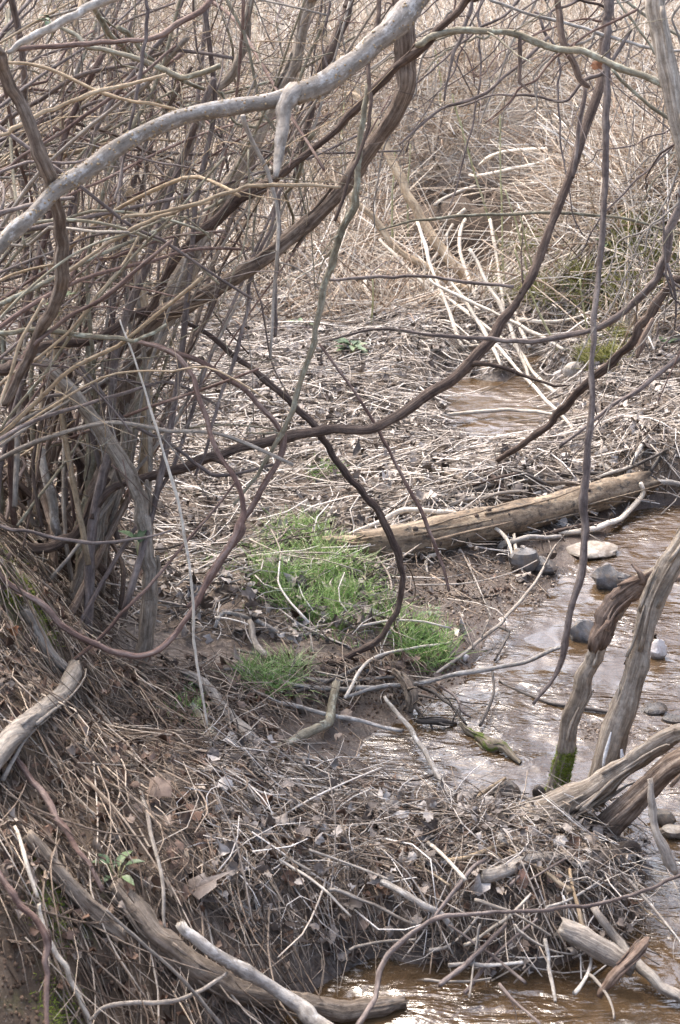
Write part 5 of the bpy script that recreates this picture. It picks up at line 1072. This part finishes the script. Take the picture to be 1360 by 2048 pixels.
plant(105, 65, 6, .04, 'tiny green leaves near the top left grey branch', 3.7)
plant(275, 1105, 4, .06, 'single yellow green leaf on a trunk of the thicket', 4.1)
plant(1210, 500, 7, .09, 'green leaves on the mossy far bank'); plant(1150, 590, 5, .07, 'small green plant at the foot of the mossy bank')
plant(860, 1240, 6, .03, 'tiny seedling at the edge of the grass')
plant(1330, 700, 6, .07, 'small green plant at the right edge of the far bank')

# ---- grass tufts and moss
def grass(polys, n, Lr, name, rr=(.0012, .0024), mat='grass', lean=.35):
    X, Y = [], []
    for poly, frac in polys:
        pa = np.array(poly); m = 0; want = int(n * frac)
        while m < want:
            px = rng.uniform(pa[:, 0].min(), pa[:, 0].max(), 400); py = rng.uniform(pa[:, 1].min(), pa[:, 1].max(), 400)
            ok = inpoly(px, py, poly) & (vnoise(px / 34.0, py / 22.0, 77) > -.08)
            g = G(px[ok], py[ok]); X.append(g[:, 0]); Y.append(g[:, 1]); m += ok.sum()
    x = np.concatenate(X) ; y = np.concatenate(Y); n = len(x); x = x + rng.normal(0, .014, n); y = y + rng.normal(0, .022, n)
    L = rng.uniform(*Lr, n); az = U(n); K = 4; t = np.linspace(0, 1, K); ln = np.abs(rng.normal(0, lean, n))
    d = np.stack([np.cos(az) * np.sin(ln), np.sin(az) * np.sin(ln), np.cos(ln)], -1)
    bend = np.stack([np.cos(az), np.sin(az), -np.full(n, .5)], -1) * (rng.uniform(.1, .6, n) * L)[:, None]
    base = np.stack([x, y, HG(x, y) - .004], -1)
    pl = base[:, None] + d[:, None] * (L[:, None] * t)[..., None] + bend[:, None] * (t ** 2)[None, :, None]
    return tag(link(name, tube_mesh(name, pl, rng.uniform(*rr, n)[:, None] * np.array([[1, .9, .6, .15]]), sides=3), M[mat]), kind='stuff')
grass([([(515, 1110), (560, 1060), (620, 1045), (660, 1090), (700, 1125), (740, 1140), (745, 1180), (770, 1215), (740, 1260), (690, 1265), (640, 1250), (600, 1225), (545, 1215), (510, 1180)], .72),
       ([(770, 1220), (800, 1240), (870, 1270), (905, 1310), (880, 1335), (830, 1325), (790, 1290)], .14), ([(460, 1390), (500, 1350), (560, 1335), (610, 1350), (590, 1380), (520, 1400)], .14)], 6400, (.015, .12), 'grass', (.0009, .0019), 'grass', .5)
grass([([(480, 1240), (520, 1040), (700, 1100), (800, 1250), (700, 1300)], .5), ([(330, 1080), (480, 1100), (460, 1160), (340, 1140)], .2), ([(620, 930), (680, 930), (680, 960), (610, 955)], .15), ([(360, 1380), (400, 1380), (400, 1460), (350, 1440)], .15)], 520, (.02, .06), 'grass_sprouts')
grass([([(980, 600), (1000, 520), (1060, 470), (1200, 470), (1360, 430), (1400, 600), (1200, 640), (1100, 620)], .8), ([(1180, 660), (1250, 670), (1240, 740), (1160, 740)], .2)], 3200, (.05, .14), 'bank_grass', (.002, .0035), 'moss')
for p, n, L in ((MOSSP[0], 5200, (.010, .026)), (MOSSP[2], 1200, (.005, .014)), (MOSSP[3], 900, (.005, .012))):
    pp = [(max(a, -30), b) for a, b in p]
    grass([(pp, 1.0)], n, L, 'moss_cushion', (.0008, .0015), 'mossgreen', .8)

# ------------------------------------------------------------------ stones
def stone(name, label, px, py, w, h, mat, flat=.6, seed=0, sink=.25, cat='stone', rot=0.0):
    g = G([px], [py + h * .3])[0]; d = float(proj(g)[2]); W = w * d / F; Hh = h * d / F
    r = np.random.default_rng(seed + 100); nu, nv = 16, 10; v = []
    ax = r.normal(0, 1, (9, 3)); ax /= np.linalg.norm(ax, axis=1, keepdims=True); cut = r.uniform(.55, .9, 9)
    for i in range(nv + 1):
        ph = math.pi * i / nv
        for j in range(nu):
            a = 2 * math.pi * j / nu; q = np.array([math.sin(ph) * math.cos(a), math.sin(ph) * math.sin(a), math.cos(ph)])
            dd = ax @ q; m = 1.0
            for k in range(9):
                if dd[k] > cut[k]: m = min(m, cut[k] / dd[k])
            q = q * m * (1 + .02 * r.normal()); v.append(q * np.array([W / 2, W / 2 * .75, Hh / 2 * 1.25]))
    v = np.array(v); q = []
    for i in range(nv):
        for j in range(nu): q.append([i * nu + j, i * nu + (j + 1) % nu, (i + 1) * nu + (j + 1) % nu, (i + 1) * nu + j][::-1])
    me = mesh_np(name, v, np.array(q), None, smooth=True)
    try: me.set_sharp_from_angle(angle=math.radians(28))
    except Exception: pass
    o = link(name, me, M[mat]); o.location = (g[0], g[1], max(g[2], -.01) + Hh * (.5 - sink)); o.rotation_euler = (0, 0, rot); tag(o, label, cat); return o
ST = [(1215, 1156, 92, 52, 'stone', 'angular grey stone in the stream below the log', .2), (1165, 1262, 74, 44, 'stone', 'rounded pale grey stone in the shallow water', .25), (1316, 1302, 40, 38, 'stonewhite', 'white and pink stone in the ripples at right', .1),
      (1190, 1102, 120, 17, 'stonelight', 'flat tan stone slab at the water edge', .1), (1010, 1580, 72, 48, 'stonedark', 'dark muddy stone left of the mossy trunk foot', .2), (1045, 1120, 66, 60, 'stone', 'grey stone pressed against the underside of the log', .2),
      (1078, 1585, 30, 34, 'stonedark', 'small black stone touching the mossy trunk foot', .2), (1240, 1165, 60, 36, 'stone', 'low dark stone right of the angular grey one', .2), (1310, 1412, 70, 22, 'stone', 'flat stone just under the ripples', .5),
      (1345, 1432, 50, 22, 'stone', 'flat wet stone at the right edge', .5), (1345, 1664, 70, 26, 'stonelight', 'pale flat stone at the right edge by the bright water', .1), (1320, 1635, 60, 30, 'stonedark', 'dark stone above the pale flat one', .2),
      (1042, 1770, 32, 40, 'brick', 'orange pink stone wedged in the debris dam', -.2), (1290, 1262, 54, 16, 'stonedark', 'dark low stone breaking the ripples', .3), (735, 1345, 16, 14, 'stone', 'small blue grey pebble on the mud', .2),
      (930, 1318, 18, 16, 'stonewhite', 'white pebble right of the last grass tuft', .1), (1140, 850, 36, 22, 'stonelight', 'pale stone at the edge of the upper pool', .2), (1150, 745, 60, 30, 'stonelight', 'tan block at the rear of the upper pool', .1),
      (560, 605, 70, 40, 'stone', 'grey stone in the background below the thick vine', .2), (655, 600, 40, 40, 'stone', 'smaller grey stone in the background', .2), (1085, 1130, 60, 36, 'stone', 'half buried grey stone by the mud edge', .3)]
for k, (px, py, w, h, mt, lb, sk) in enumerate(ST): stone('stone', lb, px, py, w, h, mt, seed=k, sink=sk, rot=(k * .37) % .8 - .4)
# gravel on the mud flat
gx = []; gr = []
while len(gx) < 2200:
    px, py = rng.uniform(780, 1340), rng.uniform(1090, 1480)
    if inpoly(np.array([px]), np.array([py]), [(800, 1110), (1060, 1080), (1130, 1150), (1060, 1230), (980, 1240), (900, 1260), (820, 1200)])[0] or inpoly(np.array([px]), np.array([py]), [(1150, 1440), (1300, 1420), (1340, 1480), (1200, 1520), (1140, 1500)])[0]:
        gx.append((px, py)); gr.append(rng.uniform(.0015, .0055) * (.6 + rng.random() ** 3))
g = G([q[0] for q in gx], [q[1] for q in gx]); g[:, 2] = HG(g[:, 0], g[:, 1]) + np.array(gr) * .3
M['gravel'] = litter_mat('gravel', [(0, (.10, .075, .055)), (.5, (.25, .19, .14)), (1, (.50, .44, .38))], .6)
tag(blobs('gravel', g, gr, M['gravel']), kind='stuff')
# clods of soil on the left bank and the mud rim
cx = []; cr = []
while len(cx) < 3200:
    if rng.random() < .2: px, py = rng.uniform(800, 1110), rng.uniform(385, 560)
    elif rng.random() < .55: px, py = rng.uniform(-40, 260), rng.uniform(1050, 2046)
    elif rng.random() < .5: px, py = rng.uniform(560, 1000), rng.uniform(1100, 1560)
    else: px, py = rng.uniform(640, 960), rng.uniform(1320, 1420)
    cx.append((px, py)); cr.append(rng.uniform(.0015, .006))
g = G([q[0] for q in cx], [q[1] for q in cx]); g[:, 2] = HG(g[:, 0], g[:, 1]) + np.array(cr) * .1
M['clod'] = litter_mat('soil_clods', [(0, (.05, .032, .02)), (.5, (.11, .073, .048)), (1, (.19, .13, .09))], .8)
tag(blobs('soil_clods', g, cr, M['clod']), kind='stuff')
# ---- look-alikes that still share a label: say which of the two or three it is
bpy.context.view_layer.update()
same = {}
for o in bpy.data.objects:
    if o.parent is None and 'group' in o and 'label' in o:
        if o.type == 'MESH':
            b = np.array([o.matrix_world @ Vector(c) for c in o.bound_box]).mean(0); q = proj(b)
            same.setdefault(o['label'], []).append((float(q[0]), float(q[1]), o))
for lb, L in list(same.items()):
    if len(L) < 2: continue
    for q in L:      # say which way from the landmark it lies
        c = sorted(LAND, key=lambda k: (k[0] - q[0]) ** 2 + (k[1] - q[1]) ** 2)[:4]
        A = next((k for k in c if k[2] in lb), None)
        if A is None: continue
        B = next(k for k in c if k is not A)
        dx, dy = q[0] - A[0], q[1] - A[1]
        side = ('right of' if dx > 0 else 'left of') if abs(dx) > abs(dy) else ('below' if dy > 0 else 'above')
        new = lb.replace('near ' + A[2], side + ' ' + A[2] + ' towards ' + B[2]).replace('by ' + A[2], side + ' ' + A[2] + ' towards ' + B[2])
        if len(new.replace(',', '').split()) > 16: new = lb.replace('near ' + A[2], 'just ' + side + ' ' + A[2]).replace('by ' + A[2], 'just ' + side + ' ' + A[2])
        if len(new.replace(',', '').split()) <= 16: q[2]['label'] = new
same = {}
for o in bpy.data.objects:
    if o.parent is None and 'group' in o and 'label' in o and o.type == 'MESH':
        b = np.array([o.matrix_world @ Vector(c) for c in o.bound_box]).mean(0); q = proj(b)
        same.setdefault(o['label'], []).append((float(q[0]), float(q[1]), o))
for lb, L in same.items():
    if 1 < len(L) < 4 and len(lb.split()) < 15:
        ax = 0 if max(q[0] for q in L) - min(q[0] for q in L) > max(q[1] for q in L) - min(q[1] for q in L) else 1
        L.sort(key=lambda q: q[ax])
        w = (['left', 'right'] if len(L) == 2 else ['left', 'middle', 'right']) if ax == 0 else (['upper', 'lower'] if len(L) == 2 else ['upper', 'middle', 'lower'])
        for (_, _, o), t in zip(L, w): o['label'] = lb + ', ' + t + ' one'
print('tris', sum(len(o.data.polygons) * 2 for o in bpy.data.objects if o.type == 'MESH'))
print('objects', len(bpy.data.objects))
